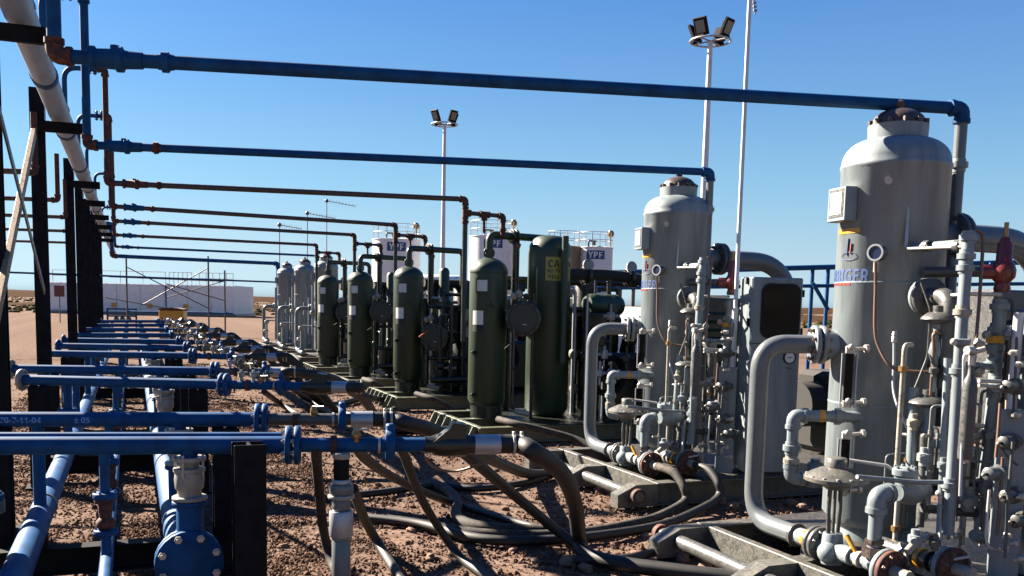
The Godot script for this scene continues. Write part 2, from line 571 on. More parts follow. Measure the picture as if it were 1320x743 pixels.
func build_ground() -> void:
	var nz := FastNoiseLite.new(); nz.seed = 5; nz.frequency = 0.9; nz.fractal_octaves = 4
	var big := FastNoiseLite.new(); big.seed = 9; big.frequency = 0.12
	var v := PackedVector3Array(); var n := PackedVector3Array(); var c := PackedColorArray(); var ix := PackedInt32Array()
	# graded grid: dense near the yard, coarse out to the horizon
	var xs := []
	var x := -9.0
	while x < 13.0:
		xs.append(x); x += 0.08
	var zs := []
	var z := -0.5
	while z > -26.0:
		zs.append(z); z -= 0.08
	for e in [13.0, 14, 16, 20, 28, 45, 80, 160, 400, 1000, 2500]: xs.append(e)
	for e in [-10.0, -12, -16, -24, -45, -80, -160, -400, -1000, -2500]: xs.push_front(e)
	for e in [-26.5, -28, -31, -36, -45, -60, -90, -150, -300, -700, -1500, -2500]: zs.append(e)
	for e in [0.5, 2, 6, 20, 80, 400, 2000]: zs.push_front(e)
	var W := xs.size()
	for j in zs.size():
		for i in W:
			var px: float = xs[i]
			var pz: float = zs[j]
			var near := clampf(1.0 - maxf(absf(px - 2.0) - 10.0, maxf(-26.0 - pz, pz + 0.5)) * 0.2, 0.0, 1.0)
			var h := (nz.get_noise_2d(px * 2.2, pz * 2.2) * 0.016 + big.get_noise_2d(px * 3.0, pz * 3.0) * 0.012) * near - 0.012
			v.append(Vector3(px, h, pz))
			var t := 0.29 + 0.05 * big.get_noise_2d(px, pz) + 0.05 * big.get_noise_2d(px * 5.0 + 90.0, pz * 5.0) + 0.03 * nz.get_noise_2d(px, pz)
			c.append(Color(t * 1.01, t * 0.97, t * 0.98))
			n.append(Vector3.UP)
	for j in zs.size():
		for i in W:
			var a := j * W + i
			var l := v[a - 1] if i > 0 else v[a]
			var r := v[a + 1] if i < W - 1 else v[a]
			var d := v[a - W] if j > 0 else v[a]
			var u := v[a + W] if j < zs.size() - 1 else v[a]
			var nn := (r - l).cross(u - d)
			if nn.y < 0: nn = -nn
			n[a] = nn.normalized()
	for j in zs.size() - 1:
		for i in W - 1:
			var a := j * W + i
			# z decreases with j: (a, a+W, a+1) is clockwise from above
			ix.append_array([a, a + W, a + 1, a + 1, a + W, a + W + 1])
	var ar := []
	ar.resize(Mesh.ARRAY_MAX)
	ar[Mesh.ARRAY_VERTEX] = v; ar[Mesh.ARRAY_NORMAL] = n; ar[Mesh.ARRAY_COLOR] = c; ar[Mesh.ARRAY_INDEX] = ix
	var m := ArrayMesh.new()
	m.add_surface_from_arrays(Mesh.PRIMITIVE_TRIANGLES, ar)
	var g := MeshInstance3D.new()
	g.name = "ground"; g.mesh = m; g.material_override = M["soil"]
	g.set_meta("kind", "structure")
	add_child(g)

func rock_mesh(sd: int) -> ArrayMesh:
	var rg := RandomNumberGenerator.new(); rg.seed = sd
	var g := G()
	var rings := []
	for i in 5:
		var q := -PI / 2 + PI * i / 4.0
		var rr := []
		for j in 7:
			var t := TAU * (j + 0.5 * (i % 2)) / 7
			var s := 1.0 + rg.randf_range(-0.22, 0.22)
			rr.append(Vector3(cos(q) * cos(t), sin(q) * 0.7, cos(q) * sin(t)) * (s if i > 0 and i < 4 else 0.85))
		rings.append(rr)
	for i in 4:
		for j in 7:
			var a: Vector3 = rings[i][j]
			var b: Vector3 = rings[i][(j + 1) % 7]
			var c: Vector3 = rings[i + 1][(j + 1) % 7]
			var d: Vector3 = rings[i + 1][j]
			var m := (a + b + c + d).normalized()
			for t in [[a, b, c], [a, c, d]]:
				var nn: Vector3 = (t[1] - t[0]).cross(t[2] - t[0])
				if nn.length() < 1e-9: continue
				nn = nn.normalized()
				if nn.dot(m) < 0: nn = -nn
				# softened facets
				g.tri(t[0], t[1], t[2], (nn + t[0].normalized() * 0.5).normalized(), (nn + t[1].normalized() * 0.5).normalized(), (nn + t[2].normalized() * 0.5).normalized())
	return g.mesh(Vector3.ZERO)

func build_stones() -> void:
	var rg := RandomNumberGenerator.new(); rg.seed = 77
	var rm := M["rock"].duplicate() as StandardMaterial3D
	rm.vertex_color_use_as_albedo = true
	var nz := FastNoiseLite.new(); nz.seed = 3; nz.frequency = 0.5
	# loose gravel, too fine to count
	for k in 2:
		var mm := MultiMesh.new()
		mm.transform_format = MultiMesh.TRANSFORM_3D
		mm.use_colors = true
		mm.mesh = rock_mesh(100 + k)
		var cnt := 60000 if k == 0 else 40000
		mm.instance_count = cnt
		for i in cnt:
			var px: float; var pz: float
			while true:
				pz = -rg.randf_range(3.2, 24.0)
				if k == 0:
					px = rg.randf_range(-1.6, 1.6)
				else:
					px = rg.randf_range(0.9, 5.5) if rg.randf() < 0.8 else rg.randf_range(-2.0, 9.0)
				if rg.randf() < 5.0 / -pz and nz.get_noise_2d(px, pz) > rg.randf_range(-0.7, 0.35): break
			var s := rg.randf_range(0.005, 0.013) if k == 0 else rg.randf_range(0.005, 0.014) * (2.2 if rg.randf() < 0.06 else 1.0)
			var b := Basis.from_euler(Vector3(rg.randf() * TAU, rg.randf() * TAU, rg.randf() * TAU)) * Basis.from_scale(Vector3(s * rg.randf_range(0.8, 1.5), s * 0.8, s))
			mm.set_instance_transform(i, Transform3D(b, Vector3(px, s * 0.35 - 0.012, pz)))
			var t := rg.randf_range(0.44, 0.80)
			mm.set_instance_color(i, Color(t * rg.randf_range(1.04, 1.12), t * 0.98, t * rg.randf_range(0.88, 0.98)))
		var o := MultiMeshInstance3D.new()
		o.name = "gravel" if k == 0 else "pebbles"
		o.multimesh = mm
		o.material_override = rm
		o.set_meta("kind", "stuff")
		o.set_meta("label", "coarse brown gravel lying under the blue manifold pipes" if k == 0 else "fine reddish pebbles scattered between the manifold and the skids")
		o.set_meta("category", "gravel")
		add_child(o)
	# low scrub out on the plain
	var sc := MultiMesh.new()
	sc.transform_format = MultiMesh.TRANSFORM_3D
	sc.mesh = rock_mesh(55)
	sc.instance_count = 5000
	for i in 5000:
		var an := deg_to_rad(rg.randf_range(-35.0, 75.0))
		var ds := 95.0 + 600.0 * pow(rg.randf(), 1.6)
		var s := rg.randf_range(0.15, 0.42)
		sc.set_instance_transform(i, Transform3D(Basis.from_euler(Vector3(0, rg.randf() * TAU, 0)) * Basis.from_scale(Vector3(s * 1.5, s, s * 1.2)), Vector3(sin(an) * ds, s * 0.3, -cos(an) * ds)))
	var so := MultiMeshInstance3D.new()
	so.name = "scrub"; so.multimesh = sc; so.material_override = M["scrub"]
	so.set_meta("kind", "stuff"); so.set_meta("label", "low dry scrub covering the plain toward the horizon"); so.set_meta("category", "scrub")
	add_child(so)
	# stones that can be told apart
	var meshes := [rock_mesh(1), rock_mesh(2), rock_mesh(3)]
	var spots := [[930, 648, 0.05], [945, 655, 0.06], [958, 650, 0.05], [965, 662, 0.04], [1010, 640, 0.05], [1022, 650, 0.05], [872, 652, 0.05], [790, 640, 0.045], [770, 632, 0.04], [832, 692, 0.035], [840, 725, 0.04], [862, 735, 0.045], [880, 722, 0.05], [900, 712, 0.04], [910, 733, 0.05], [820, 715, 0.035], [690, 725, 0.035], [660, 710, 0.025], [555, 720, 0.04], [582, 716, 0.035], [625, 694, 0.02], [480, 690, 0.03], [735, 728, 0.06], [755, 735, 0.05], [715, 700, 0.03], [530, 685, 0.035], [395, 650, 0.035], [410, 690, 0.03], [365, 705, 0.03], [505, 650, 0.025], [1035, 655, 0.05], [975, 648, 0.045], [885, 740, 0.05], [700, 640, 0.03], [650, 655, 0.025]]
	for s in spots:
		var p := pY(s[0], s[1], 0.0)
		var o := MeshInstance3D.new()
		o.name = numbered("stone")
		o.mesh = meshes[rg.randi() % 3]
		o.material_override = M["rock"]
		add_child(o)
		o.position = Vector3(p.x, s[2] * 0.4 - 0.01, p.z)
		o.rotation = Vector3(rg.randf_range(-0.4, 0.4), rg.randf() * TAU, rg.randf_range(-0.4, 0.4))
		o.scale = Vector3(s[2] * rg.randf_range(0.9, 1.4), s[2], s[2] * rg.randf_range(0.8, 1.1))
		o.set_meta("label", "loose brown stone lying on the bare ground near the hoses")
		o.set_meta("category", "stone"); o.set_meta("group", "loose stones on the ground")

# H-section column between two heights; web along x
func hbeam(g: Geo, c: Vector3, h0: float, h1: float, b := 0.2, d := 0.2, t := 0.014) -> void:
	var m := Vector3(c.x, (h0 + h1) * 0.5, c.z)
	var H := h1 - h0
	g.box(m + Vector3(0, 0, d * 0.5), Vector3(b, H, t), Basis.IDENTITY, 0.003)
	g.box(m - Vector3(0, 0, d * 0.5), Vector3(b, H, t), Basis.IDENTITY, 0.003)
	g.box(m, Vector3(t, H - 0.004, d - t), Basis.IDENTITY, 0.0)

func bar(g: Geo, a: Vector3, b: Vector3, w: float, t: float) -> void:
	var ax := (b - a).normalized()
	var f := Geo.frame(ax)
	g.box((a + b) * 0.5, Vector3(a.distance_to(b), w, t), Basis(ax, f[1], ax.cross(f[1])), 0.002)

func build_rack() -> void:
	# posts that carry the white pipe
	var pxs := [-9.0, 52.0, 90.0, 102.5, 112.0, 118.5, 123.5, 127.5]
	var zs := []
	for i in pxs.size():
		var p := pX(pxs[i], 300, -0.82)
		zs.append(p.z)
		var o := thing("steel_post", ["black steel post where the dark diagonal brace starts", "black steel post where the pale wooden board meets its top", "black steel post next beyond the braced pair", "black steel post second beyond the braced pair", "black steel post third beyond the braced pair", "black steel post fourth beyond the braced pair", "black steel post fifth beyond the braced pair", "black steel post farthest along the white pipe"][i], "post", Vector3(-0.82, 0, p.z), "black posts along the white pipe")
		var g := G(); hbeam(g, Vector3(-0.82, 0, p.z), 0.0, 3.62, 0.13, 0.12)
		part(g, "column", M["black"], o)
		g = G()
		g.box(Vector3(-0.62, 3.24, p.z + 0.14), Vector3(0.46, 0.105, 0.05), Basis.IDENTITY, 0.004)
		part(g, "bracket_arm", M["black"], o)
		g = G(); g.box(Vector3(-0.82, 0.01, p.z), Vector3(0.3, 0.02, 0.3), Basis.IDENTITY, 0.003)
		part(g, "base_plate", M["black"], o)
		g = G()
		g.tube([Vector3(-0.74, 3.3, p.z + 0.14), Vector3(-0.74, 3.42, p.z + 0.14)], 0.006, 6)
		part(g, "bolt", M["zinc"], o)
		g = G()
		var a := []
		for k in 13:
			var q := PI * k / 12
			a.append(Vector3(-0.625 + cos(q) * 0.101, 3.4 + sin(q) * 0.101, p.z + 0.14))
		g.tube(a, 0.007, 6)
		part(g, "pipe_clamp", M["zinc"], o)
	# diagonal braces between the first posts
	var g2 := G()
	bar(g2, pX(-2, 140, -0.70), pX(57, 376, -0.70), 0.06, 0.012)
	whole(g2, "brace", M["steel_pipe"], "dark steel diagonal brace crossing in front of the black posts", "brace", Vector3(-0.70, 0.55, zs[1]))
	g2 = G()
	bar(g2, pX(43, 172, -0.745), pX(-12, 440, -0.745), 0.09, 0.035)
	whole(g2, "wooden_brace", M["wood"], "pale wooden diagonal board leaning between two black posts", "board", Vector3(-0.745, 0.5, zs[0]))
	# white pipe
	var W := thing("white_pipe", "long white gas pipe running along the tops of the black posts", "pipe", Vector3(-0.625, 3.4, -20))
	var g3 := G().cyl(Vector3(-0.625, 3.4, -2.0), Vector3(-0.625, 3.4, -42.0), 0.097, 28)
	part(g3, "pipe_run", M["white_pipe"], W)
	for z in [-5.2, -11.0, -17.0, -23.0, -29.0]:
		g3 = G()
		g3.lathe(Vector3(-0.625, 3.4, z), Vector3(0, 0, -1), [[0.096, 0], [0.1015, 0.0], [0.1015, 0.05], [0.096, 0.05]], 24)
		part(g3, "joint_band", M["galv"], W)

func build_overhead() -> void:
	var L := [[70, 72, 2.85], [112, 187, 2.85], [138, 236, 2.85], [143, 266, 2.85], [146, 285, 2.85], [147, 303, 2.85], [148, 318, 2.85], [144, 330, 2.85]]
	var R := [[1241, 140], [916, 222], [600, 257], [510, 290], [457, 303], [408, 316], [410, 330], [358, 340]]
	var rad := [0.037, 0.034, 0.031, 0.031, 0.031, 0.031, 0.03, 0.06]
	var ms := ["blue", "blue", "steel_pipe", "steel_pipe", "steel_pipe", "steel_pipe", "blue", "blue"]
	var labels := ["blue overhead pipe passing above the large grey vessel with blue lettering", "blue overhead pipe ending above the grey vessel beside the panel with black window",
		"brown overhead pipe ending at the green skid with yellow warning signs", "brown overhead pipe ending at the green skid whose round cover sits low",
		"brown overhead pipe ending at the second green skid beyond the yellow signs", "brown overhead pipe ending at the farthest green skid beside the small grey vessels",
		"thin blue overhead pipe ending at the small grey vessels", "thick blue overhead pipe crossing in front of the white tank block"]
	for i in 8:
		var a := pY(L[i][0], L[i][1], L[i][2])
		var b := pY(R[i][0], R[i][1], 2.85)
		var r: float = rad[i]
		var d := (b - a).normalized()
		var o := thing("overhead_pipe", labels[i], "pipe", Vector3(b.x, 0, b.z), "overhead pipes from the white pipe to the skids")
		part(G().cyl(a + d * r * 2, b - d * r * 2, r, 16), "pipe_run", M[ms[i]], o)
		# riser and gooseneck to the white pipe
		var top := 4.05 if i < 6 else 3.8
		var wm = "blue" if i < 2 or i > 5 else "rust"
		part(G().cyl(a, Vector3(a.x, top, a.z), r, 14), "riser", M[wm], o)
		var gn := G()
		gn.tube(bend([Vector3(a.x - 0.02, top + 0.02, a.z), Vector3(-0.36, top + 0.02, a.z - 0.05), Vector3(-0.625, top + 0.02, a.z - 0.1), Vector3(-0.625, 3.45, a.z - 0.1)], 0.16, 6), r * 0.9, 12)
		part(gn, "gooseneck", M["blue"], o)
		var sd := G()
		sd.lathe(Vector3(-0.625, 3.4, a.z - 0.16), Vector3(0, 0, 1), [[0.09, 0], [0.106, 0], [0.106, 0.12], [0.09, 0.12]], 24)
		part(sd, "saddle", M["blue"], o)
		var el := G(); elbow_fit(el, Vector3(a.x, top + 0.02, a.z), Vector3.LEFT, Vector3.DOWN, r)
		part(el, "elbow", M[wm], o)
		el = G(); elbow_fit(el, a, Vector3.UP, d, r)
		part(el, "elbow", M["rust"], o)
		if i < 7:
			# valve on the gooseneck
			var fl := G()
			flange(fl, Vector3(a.x - 0.10, top + 0.02, a.z - 0.01), Vector3.RIGHT, r * 2.2, 0.02, 6)
			flange(fl, Vector3(a.x - 0.16, top + 0.02, a.z - 0.02), Vector3.RIGHT, r * 2.2, 0.02, 6)
			part(fl, "flange", M["blue"], o)
			# check valve and union on the run
			var vv := G()
			var c := a + d * (0.16 + r * 3.0)
			vv.lathe(c - d * 0.09, d, [[r, 0], [r * 1.7, 0], [r * 1.7, 0.02], [r * 1.35, 0.03], [r * 1.45, 0.12], [r * 1.8, 0.13], [r * 1.8, 0.16], [r * 1.3, 0.17], [r * 1.2, 0.26], [r, 0.26]], 16)
			vv.hexn(c + Vector3(0, r, 0) + d * 0.03, Vector3.UP, r * 0.7, r * 0.9)
			part(vv, "check_valve", M["blue"] if i != 2 else M["rust"], o)
			var un := G(); union_nut(un, c + d * 0.29, d, r)
			part(un, "union", M["blue"] if i == 0 else M["rust"], o)
		# descent at the skid
		el = G(); elbow_fit(el, b, -d, Vector3.DOWN, r)
		var em = ms[i] if i < 2 or i > 5 else "rust"
		part(el, "elbow", M[em], o)
		var foot: float = [0.9, 0.9, 1.15, 1.15, 1.15, 1.15, 1.2, 0.0][i]
		var rs := G().cyl(b, Vector3(b.x, foot, b.z), r * (1.0 if i > 1 else 1.0), 14)
		part(rs, "down_pipe", M["duct"] if i < 2 else (M["dark_green"] if i < 6 else M["blue"]), o)
		if i < 6:
			var u1 := G(); union_nut(u1, Vector3(b.x, 2.85 - (0.34 if i < 2 else 0.27), b.z), Vector3.DOWN, r)
			part(u1, "union", M["grey"] if i < 2 else M["rust"], o)
		if i >= 2 and i < 6:
			# red fittings branching toward the skid
			var t0 := b - Vector3(0, 0.16, 0)
			var br := Vector3(0.97, 0, -0.22).normalized()
			var f := G(); tee_fit(f, t0, Vector3.UP, br, r)
			part(f, "tee", M["rust"], o)
			f = G(); f.cyl(t0, t0 + br * 0.5, r * 0.85, 12)
			part(f, "branch_pipe", M["steel_pipe"] if i != 4 else M["blue"], o)
			f = G(); tee_fit(f, t0 + br * 0.27, br, Vector3.DOWN, r)
			f.cyl(t0 + br * 0.27, t0 + br * 0.27 + Vector3(0, -0.22, 0), r * 0.6, 8)
			part(f, "tee", M["rust"], o)
			f = G(); elbow_fit(f, t0 + br * 0.55, -br, Vector3.DOWN, r)
			f.cyl(t0 + br * 0.55, t0 + br * 0.55 + Vector3(0, -0.24, 0), r, 12)
			part(f, "elbow", M["rust"], o)
			f = G(); union_nut(f, t0 + br * 0.55 + Vector3(0, -0.17, 0), Vector3.DOWN, r)
			part(f, "union", M["rust"], o)
	# pipes that leave the rack on its other side
	var LL := [[45, 222, 2.75], [74, 258, 2.75], [84, 280, 2.75], [86, 298, 2.75], [90, 313, 2.75], [132, 352, 2.2]]
	for i in LL.size():
		var a := pY(LL[i][0], LL[i][1], LL[i][2])
		var b := a - LAT * 6.0
		var o := thing("side_pipe", "brown pipe leaving the black posts away from the skids" if i < 5 else "thin dark pipe passing low behind the black posts", "pipe", b, "pipes on the far side of the black posts" if i < 5 else "")
		if i == 5:
			a = pY(358, 364, 2.2)
		part(G().cyl(a, b, 0.028, 12), "pipe_run", M["steel_pipe"] if i < 5 else M["blue"], o)
		if i < 5:
			var e := G(); elbow_fit(e, a, -LAT, Vector3.UP, 0.028)
			part(e, "elbow", M["rust"], o)
			part(G().cyl(a, Vector3(a.x, 3.3, a.z), 0.028, 12), "riser", M["rust"], o)
		else:
			part(G().cyl(a, Vector3(a.x, 0.0, a.z), 0.028, 10), "riser", M["blue"], o)
		part(G().cyl(b, Vector3(b.x, 0.0, b.z), 0.028, 10), "riser", M["steel_pipe"], o)

func build_manifold() -> void:
	# long header pipes under the cross pipes
	var H := thing("header_pipe", "thick blue header pipe on the ground ending in a bolted blind flange", "pipe", Vector3(0.237, 0.34, -4.6))
	part(G().cyl(Vector3(0.237, 0.34, -4.6), Vector3(0.30, 0.34, -33.0), 0.1, 28), "pipe_run", M["blue"], H)
	var fg := G()
	flange(fg, Vector3(0.237, 0.34, -4.60), Vector3(0, 0, 1), 0.158, 0.034)
	var bf := part(fg, "blind_flange", M["blue"], H)
	fg = G(); flange(fg, Vector3(0.237, 0.34, -4.65), Vector3(0, 0, 1), 0.158, 0.034)
	part(fg, "neck_flange", M["blue"], H)
	for j in 8:
		var q := TAU * (j + 0.5) / 8
		var p := Vector3(0.237 + cos(q) * 0.131, 0.34 + sin(q) * 0.131, -4.583)
		var bg := G().hexn(p, Vector3.BACK, 0.019, 0.015)
		bg.cyl(p, p + Vector3(0, 0, 0.026), 0.0105, 8)
		part(bg, "bolt", M["zinc"], bf)
	H = thing("header_pipe", "blue header pipe with pale band on the side of the black posts", "pipe", Vector3(-0.5, 0.35, -4.0))
	part(G().cyl(Vector3(-0.5, 0.35, -3.2), Vector3(-0.5, 0.35, -33.0), 0.066, 24), "pipe_run", M["blue"], H)
	for z in [-6.1, -9.4, -12.6]:
		var bn := G().lathe(Vector3(-0.5, 0.35, z), Vector3(0, 0, 1), [[0.065, -0.008], [0.075, -0.005], [0.075, 0.005], [0.065, 0.008]], 20)
		part(bn, "pipe_clamp", M["off_white"], H)
	H = thing("header_pipe", "thin blue header pipe between the two thicker ones", "pipe", Vector3(-0.13, 0.35, -4.0))
	part(G().cyl(Vector3(-0.13, 0.35, -3.2), Vector3(-0.13, 0.35, -33.0), 0.03, 16), "pipe_run", M["blue"], H)
	# cross pipes
	var A := [[5, 575], [5, 541], [28, 490], [14, 476], [60, 456], [60, 446], [95, 439], [105, 432], [112, 425], [118, 419.5], [124, 414.5]]
	var B := [[372, 574], [332, 541], [286, 496], [274, 479], [246, 459], [239, 449], [229, 441], [219, 432.5], [213, 425.5], [207, 419.5], [202, 414.5]]
	for i in 11:
		lateral(i, pY(A[i][0], A[i][1], 0.9), pY(B[i][0], B[i][1], 0.9))
	# low black cross beams
	for z in [-5.65, -8.9, -12.2, -15.4]:
		var o := thing("cross_beam", "low black steel beam carrying the blue header pipes", "beam", Vector3(-0.15, 0, z), "black beams under the header pipes")
		var g := G()
		g.box(Vector3(-0.15, 0.2, z), Vector3(1.3, 0.012, 0.12), Basis.IDENTITY, 0.002)
		g.box(Vector3(-0.15, 0.06, z), Vector3(1.3, 0.012, 0.12), Basis.IDENTITY, 0.002)
		g.box(Vector3(-0.15, 0.13, z), Vector3(1.3, 0.128, 0.01))
		part(g, "beam", M["black"], o)
		g = G(); g.box(Vector3(-0.5, 0.245, z), Vector3(0.1, 0.078, 0.1), Basis.IDENTITY, 0.003)
		g.box(Vector3(-0.13, 0.263, z), Vector3(0.06, 0.114, 0.08), Basis.IDENTITY, 0.003)
		part(g, "saddle_block", M["black"], o)

func lateral(i: int, a: Vector3, b: Vector3) -> void:
	var d := (b - a).normalized()
	var pairs := ["first", "second", "third", "fourth", "fifth", "sixth"]
	var r := 0.043
	var far := i > 5
	if i < 2: a -= d * 0.55
	elif i > 3: a = b - d * 1.72
	var lab: String
	if i == 0: lab = "blue cross pipe in front of the bolted blind flange"
	elif i == 1: lab = "blue cross pipe with chalk writing on its side"
	else: lab = "blue cross pipe, %s beyond the chalked one" % ORD[i - 2]
	var o := thing("cross_pipe", lab, "pipe", Vector3(b.x, 0, b.z), "" if i < 2 else "blue cross pipes in a row")
	part(G().cyl(a, b, r, 24 if not far else 12), "pipe_run", M["blue"], o)
	# end flanges
	var fb := G()
	var f := G()
	flange(f, b + d * 0.0, d, 0.095, 0.028, 0 if far else 8, fb)
	part(f, "flange", M["blue"], o)
	f = G()
	flange(f, b + d * 0.042, d, 0.095, 0.028)
	part(f, "flange", M["blue"], o)
	if not far: part(fb, "flange_bolts", M["zinc"], o)
	f = G(); flange(f, a, d, 0.09, 0.028, 0 if far else 8)
	part(f, "flange", M["blue"] if i != 2 and i != 3 else M["off_white"], o)
	# branches down to the header pipes
	var at_x := func(x: float) -> Vector3: return a + d * ((x - a.x) / d.x)
	var p: Vector3 = at_x.call(-0.5 if i != 0 else -0.64)
	var g := G().cyl(p, Vector3(p.x, 0.36, p.z), 0.034, 14)
	part(g, "branch_pipe", M["blue"], o)
	if i % 2 == 0:
		g = G(); flange(g, Vector3(p.x, 0.66, p.z), Vector3.UP, 0.075, 0.022, 6)
		part(g, "flange", M["blue"], o)
		g = G(); flange(g, Vector3(p.x, 0.615, p.z), Vector3.UP, 0.078, 0.06)
		part(g, "valve_body", M["dark_grey"], o)
	p = at_x.call(-0.13)
	g = G().cyl(p, Vector3(p.x, 0.36, p.z), 0.024, 14)
	part(g, "branch_pipe", M["blue"], o)
	if i < 4:
		g = G(); flange(g, Vector3(p.x, 0.66, p.z), Vector3.UP, 0.055, 0.03, 6)
		flange(g, Vector3(p.x, 0.485, p.z), Vector3.UP, 0.055, 0.025, 6)
		part(g, "flange", M["blue"], o)
		g = G(); g.lathe(Vector3(p.x, 0.485, p.z), Vector3.UP, [[0.03, 0.01], [0.045, 0.03], [0.045, 0.05], [0.028, 0.07], [0.034, 0.11], [0.034, 0.14], [0.05, 0.15], [0.05, 0.165], [0.03, 0.17]], 14)
		part(g, "gate_valve", M["rust"], o)
	p = at_x.call(0.245)
	if i < 6:
		p.z -= 0.0
		g = G(); g.cyl(p, Vector3(p.x, 0.8, p.z), 0.04, 16)
		part(g, "branch_pipe", M["blue"], o)
		g = G()
		g.lathe(Vector3(p.x, 0.845, p.z), Vector3.DOWN, [[0.0, 0], [0.078, 0], [0.078, 0.018], [0.046, 0.022], [0.046, 0.05], [0.074, 0.054], [0.074, 0.07], [0.066, 0.074], [0.070, 0.11], [0.066, 0.15], [0.056, 0.165], [0.056, 0.19], [0.0, 0.19]], 20)
		var vb := part(g, "valve_body", M["off_white"], o)
		g = G()
		for q in 4:
			var an := TAU * (q + 0.3) / 4
			g.cyl(Vector3(p.x + cos(an) * 0.068, 0.86, p.z + sin(an) * 0.068), Vector3(p.x + cos(an) * 0.068, 0.75, p.z + sin(an) * 0.068), 0.007, 6)
		part(g, "stud", M["zinc"], vb)
		g = G(); flange(g, Vector3(p.x, 0.645, p.z), Vector3.UP, 0.082, 0.02)
		part(g, "flange", M["off_white"], o)
		g = G(); flange(g, Vector3(p.x, 0.622, p.z), Vector3.UP, 0.082, 0.022)
		g.cyl(Vector3(p.x, 0.622, p.z), Vector3(p.x, 0.36, p.z), 0.062, 20)
		part(g, "branch_pipe", M["blue"], o)
	else:
		g = G().cyl(p, Vector3(p.x, 0.36, p.z), 0.05, 12)
		part(g, "branch_pipe", M["blue"], o)
	if i == 0:
		# slim conduit lying just behind the pipe
		part(G().cyl(a + Vector3(0, 0.03, -0.09), b + Vector3(-0.02, 0.03, -0.09), 0.022, 12), "conduit", M["blue"], o)
	# chalk writing
	if i == 1:
		var c := pY(28, 545, 0.9) + Vector3(0, 0, r + 0.002)
		var fn := func(s: String, px: float) -> void:
			var e := a + d * ((pY(px, 541, 0.9).x - a.x) / d.x)
			var nn := Vector3(-d.z, 0, d.x)
			var tx := G().coat(text_mesh(s, 0.045, 0.001), func(v: Vector3) -> Vector3: return e + d * v.x + nn * (sqrt(maxf(r * r - v.y * v.y, 0.0)) + 0.001 + v.z) + Vector3.UP * v.y)
			part(tx, "chalk_writing", M["chalk"], o)
		fn.call("70-7-11-04", 29.0)
		fn.call("± 05", 108.0)
	# posts that carry the pipe
	for sx in [0.5, -0.72]:
		if far and sx > 0: continue
		var e: Vector3 = at_x.call(sx)
		var front := i == 0
		var z := e.z + (0.14 if front else 0.0)
		var h1 := 0.93 if front else 0.855
		var po := thing("pipe_support", ("short black post in front of the unchalked cross pipe, on the %s side" if front else ("short black post under the chalked cross pipe, on the %s side" if i == 1 else "short black post, %s side, under the cross pipe " + ORD[maxi(i - 2, 0)] + " beyond the chalked")) % ("hose" if sx > 0 else "rack"), "post", Vector3(e.x, 0, z), "black supports of the cross pipes")
		var hb := G(); hbeam(hb, Vector3(e.x, 0, z), 0.0, h1, 0.145, 0.12, 0.012)
		part(hb, "column", M["black"], po)
		hb = G(); hb.box(Vector3(e.x, 0.008, z), Vector3(0.22, 0.016, 0.2), Basis.IDENTITY, 0.002)
		part(hb, "base_plate", M["black"], po)
	# outlet side: fittings, valve, hose sleeve
	var q0 := b + d * 0.06
	if true:
		part(G().cyl(q0, q0 + d * (0.62 if i % 2 == 0 or i > 3 else 0.5), 0.036, 20), "outlet_pipe", M["blue"] if i % 2 == 0 else M["dark_grey"], o)
		g = G()
		g.lathe(q0 + d * 0.14, d, [[0.035, 0], [0.047, 0], [0.047, 0.03], [0.035, 0.03]], 16)
		part(g, "coupling", M["rust"], o)
		g = G()
		g.lathe(q0 + d * 0.37, d, [[0.035, 0], [0.042, 0], [0.042, 0.012], [0.035, 0.012]], 16)
		part(g, "clamp", M["zinc"], o)
		g = G(); flange(g, q0 + d * 0.43, d, 0.078, 0.045)
		g.box(q0 + d * 0.43 + Vector3(0, 0.08, 0), Vector3(0.04, 0.05, 0.05), Basis.IDENTITY, 0.008)
		part(g, "butterfly_valve", M["blue"], o)
		# check valve with a raised bonnet
		var cv := q0 + d * 0.60
		g = G()
		g.lathe(cv, d, [[0.0, 0], [0.042, 0], [0.042, 0.03], [0.055, 0.06], [0.062, 0.10], [0.062, 0.2], [0.05, 0.22], [0.05, 0.25], [0.0, 0.25]], 16)
		g.prism([Vector2(0.04, 0.02), Vector2(0.20, 0.02), Vector2(0.205, 0.105), Vector2(0.135, 0.115), Vector2(0.12, 0.085)], cv - Vector3(-d.z, 0, d.x) * 0.05, d, Vector3.UP, Vector3(-d.z, 0, d.x) * 0.1)
		if i % 2 == 0 or i > 3:
			part(g, "check_valve", M["dark_green"], o)
		else:
			cv = q0 + d * 0.23
		g = G()
		g.lathe(cv + d * 0.25, d, [[0.035, 0], [0.05, 0.0], [0.051, 0.13], [0.035, 0.13]], 20)
		part(g, "hose_sleeve", M["galv"], o)
		for k in [0.2, 0.24]:
			g = G(); g.lathe(cv + d * (0.25 + k), d, [[0.046, -0.008], [0.053, -0.006], [0.053, 0.006], [0.046, 0.008]], 16)
			g.box(cv + d * (0.25 + k) + Vector3(0, 0.055, 0), Vector3(0.014, 0.02, 0.02), Basis.IDENTITY, 0.002)
			part(g, "hose_clamp", M["zinc"], o)
		ball_valve(o, q0 + d * 0.26 + Vector3(0, 0.05, 0.02), Vector3.UP, 0.013, M["brass"], Vector3(0.6, 0, 0.8), M["zinc"])
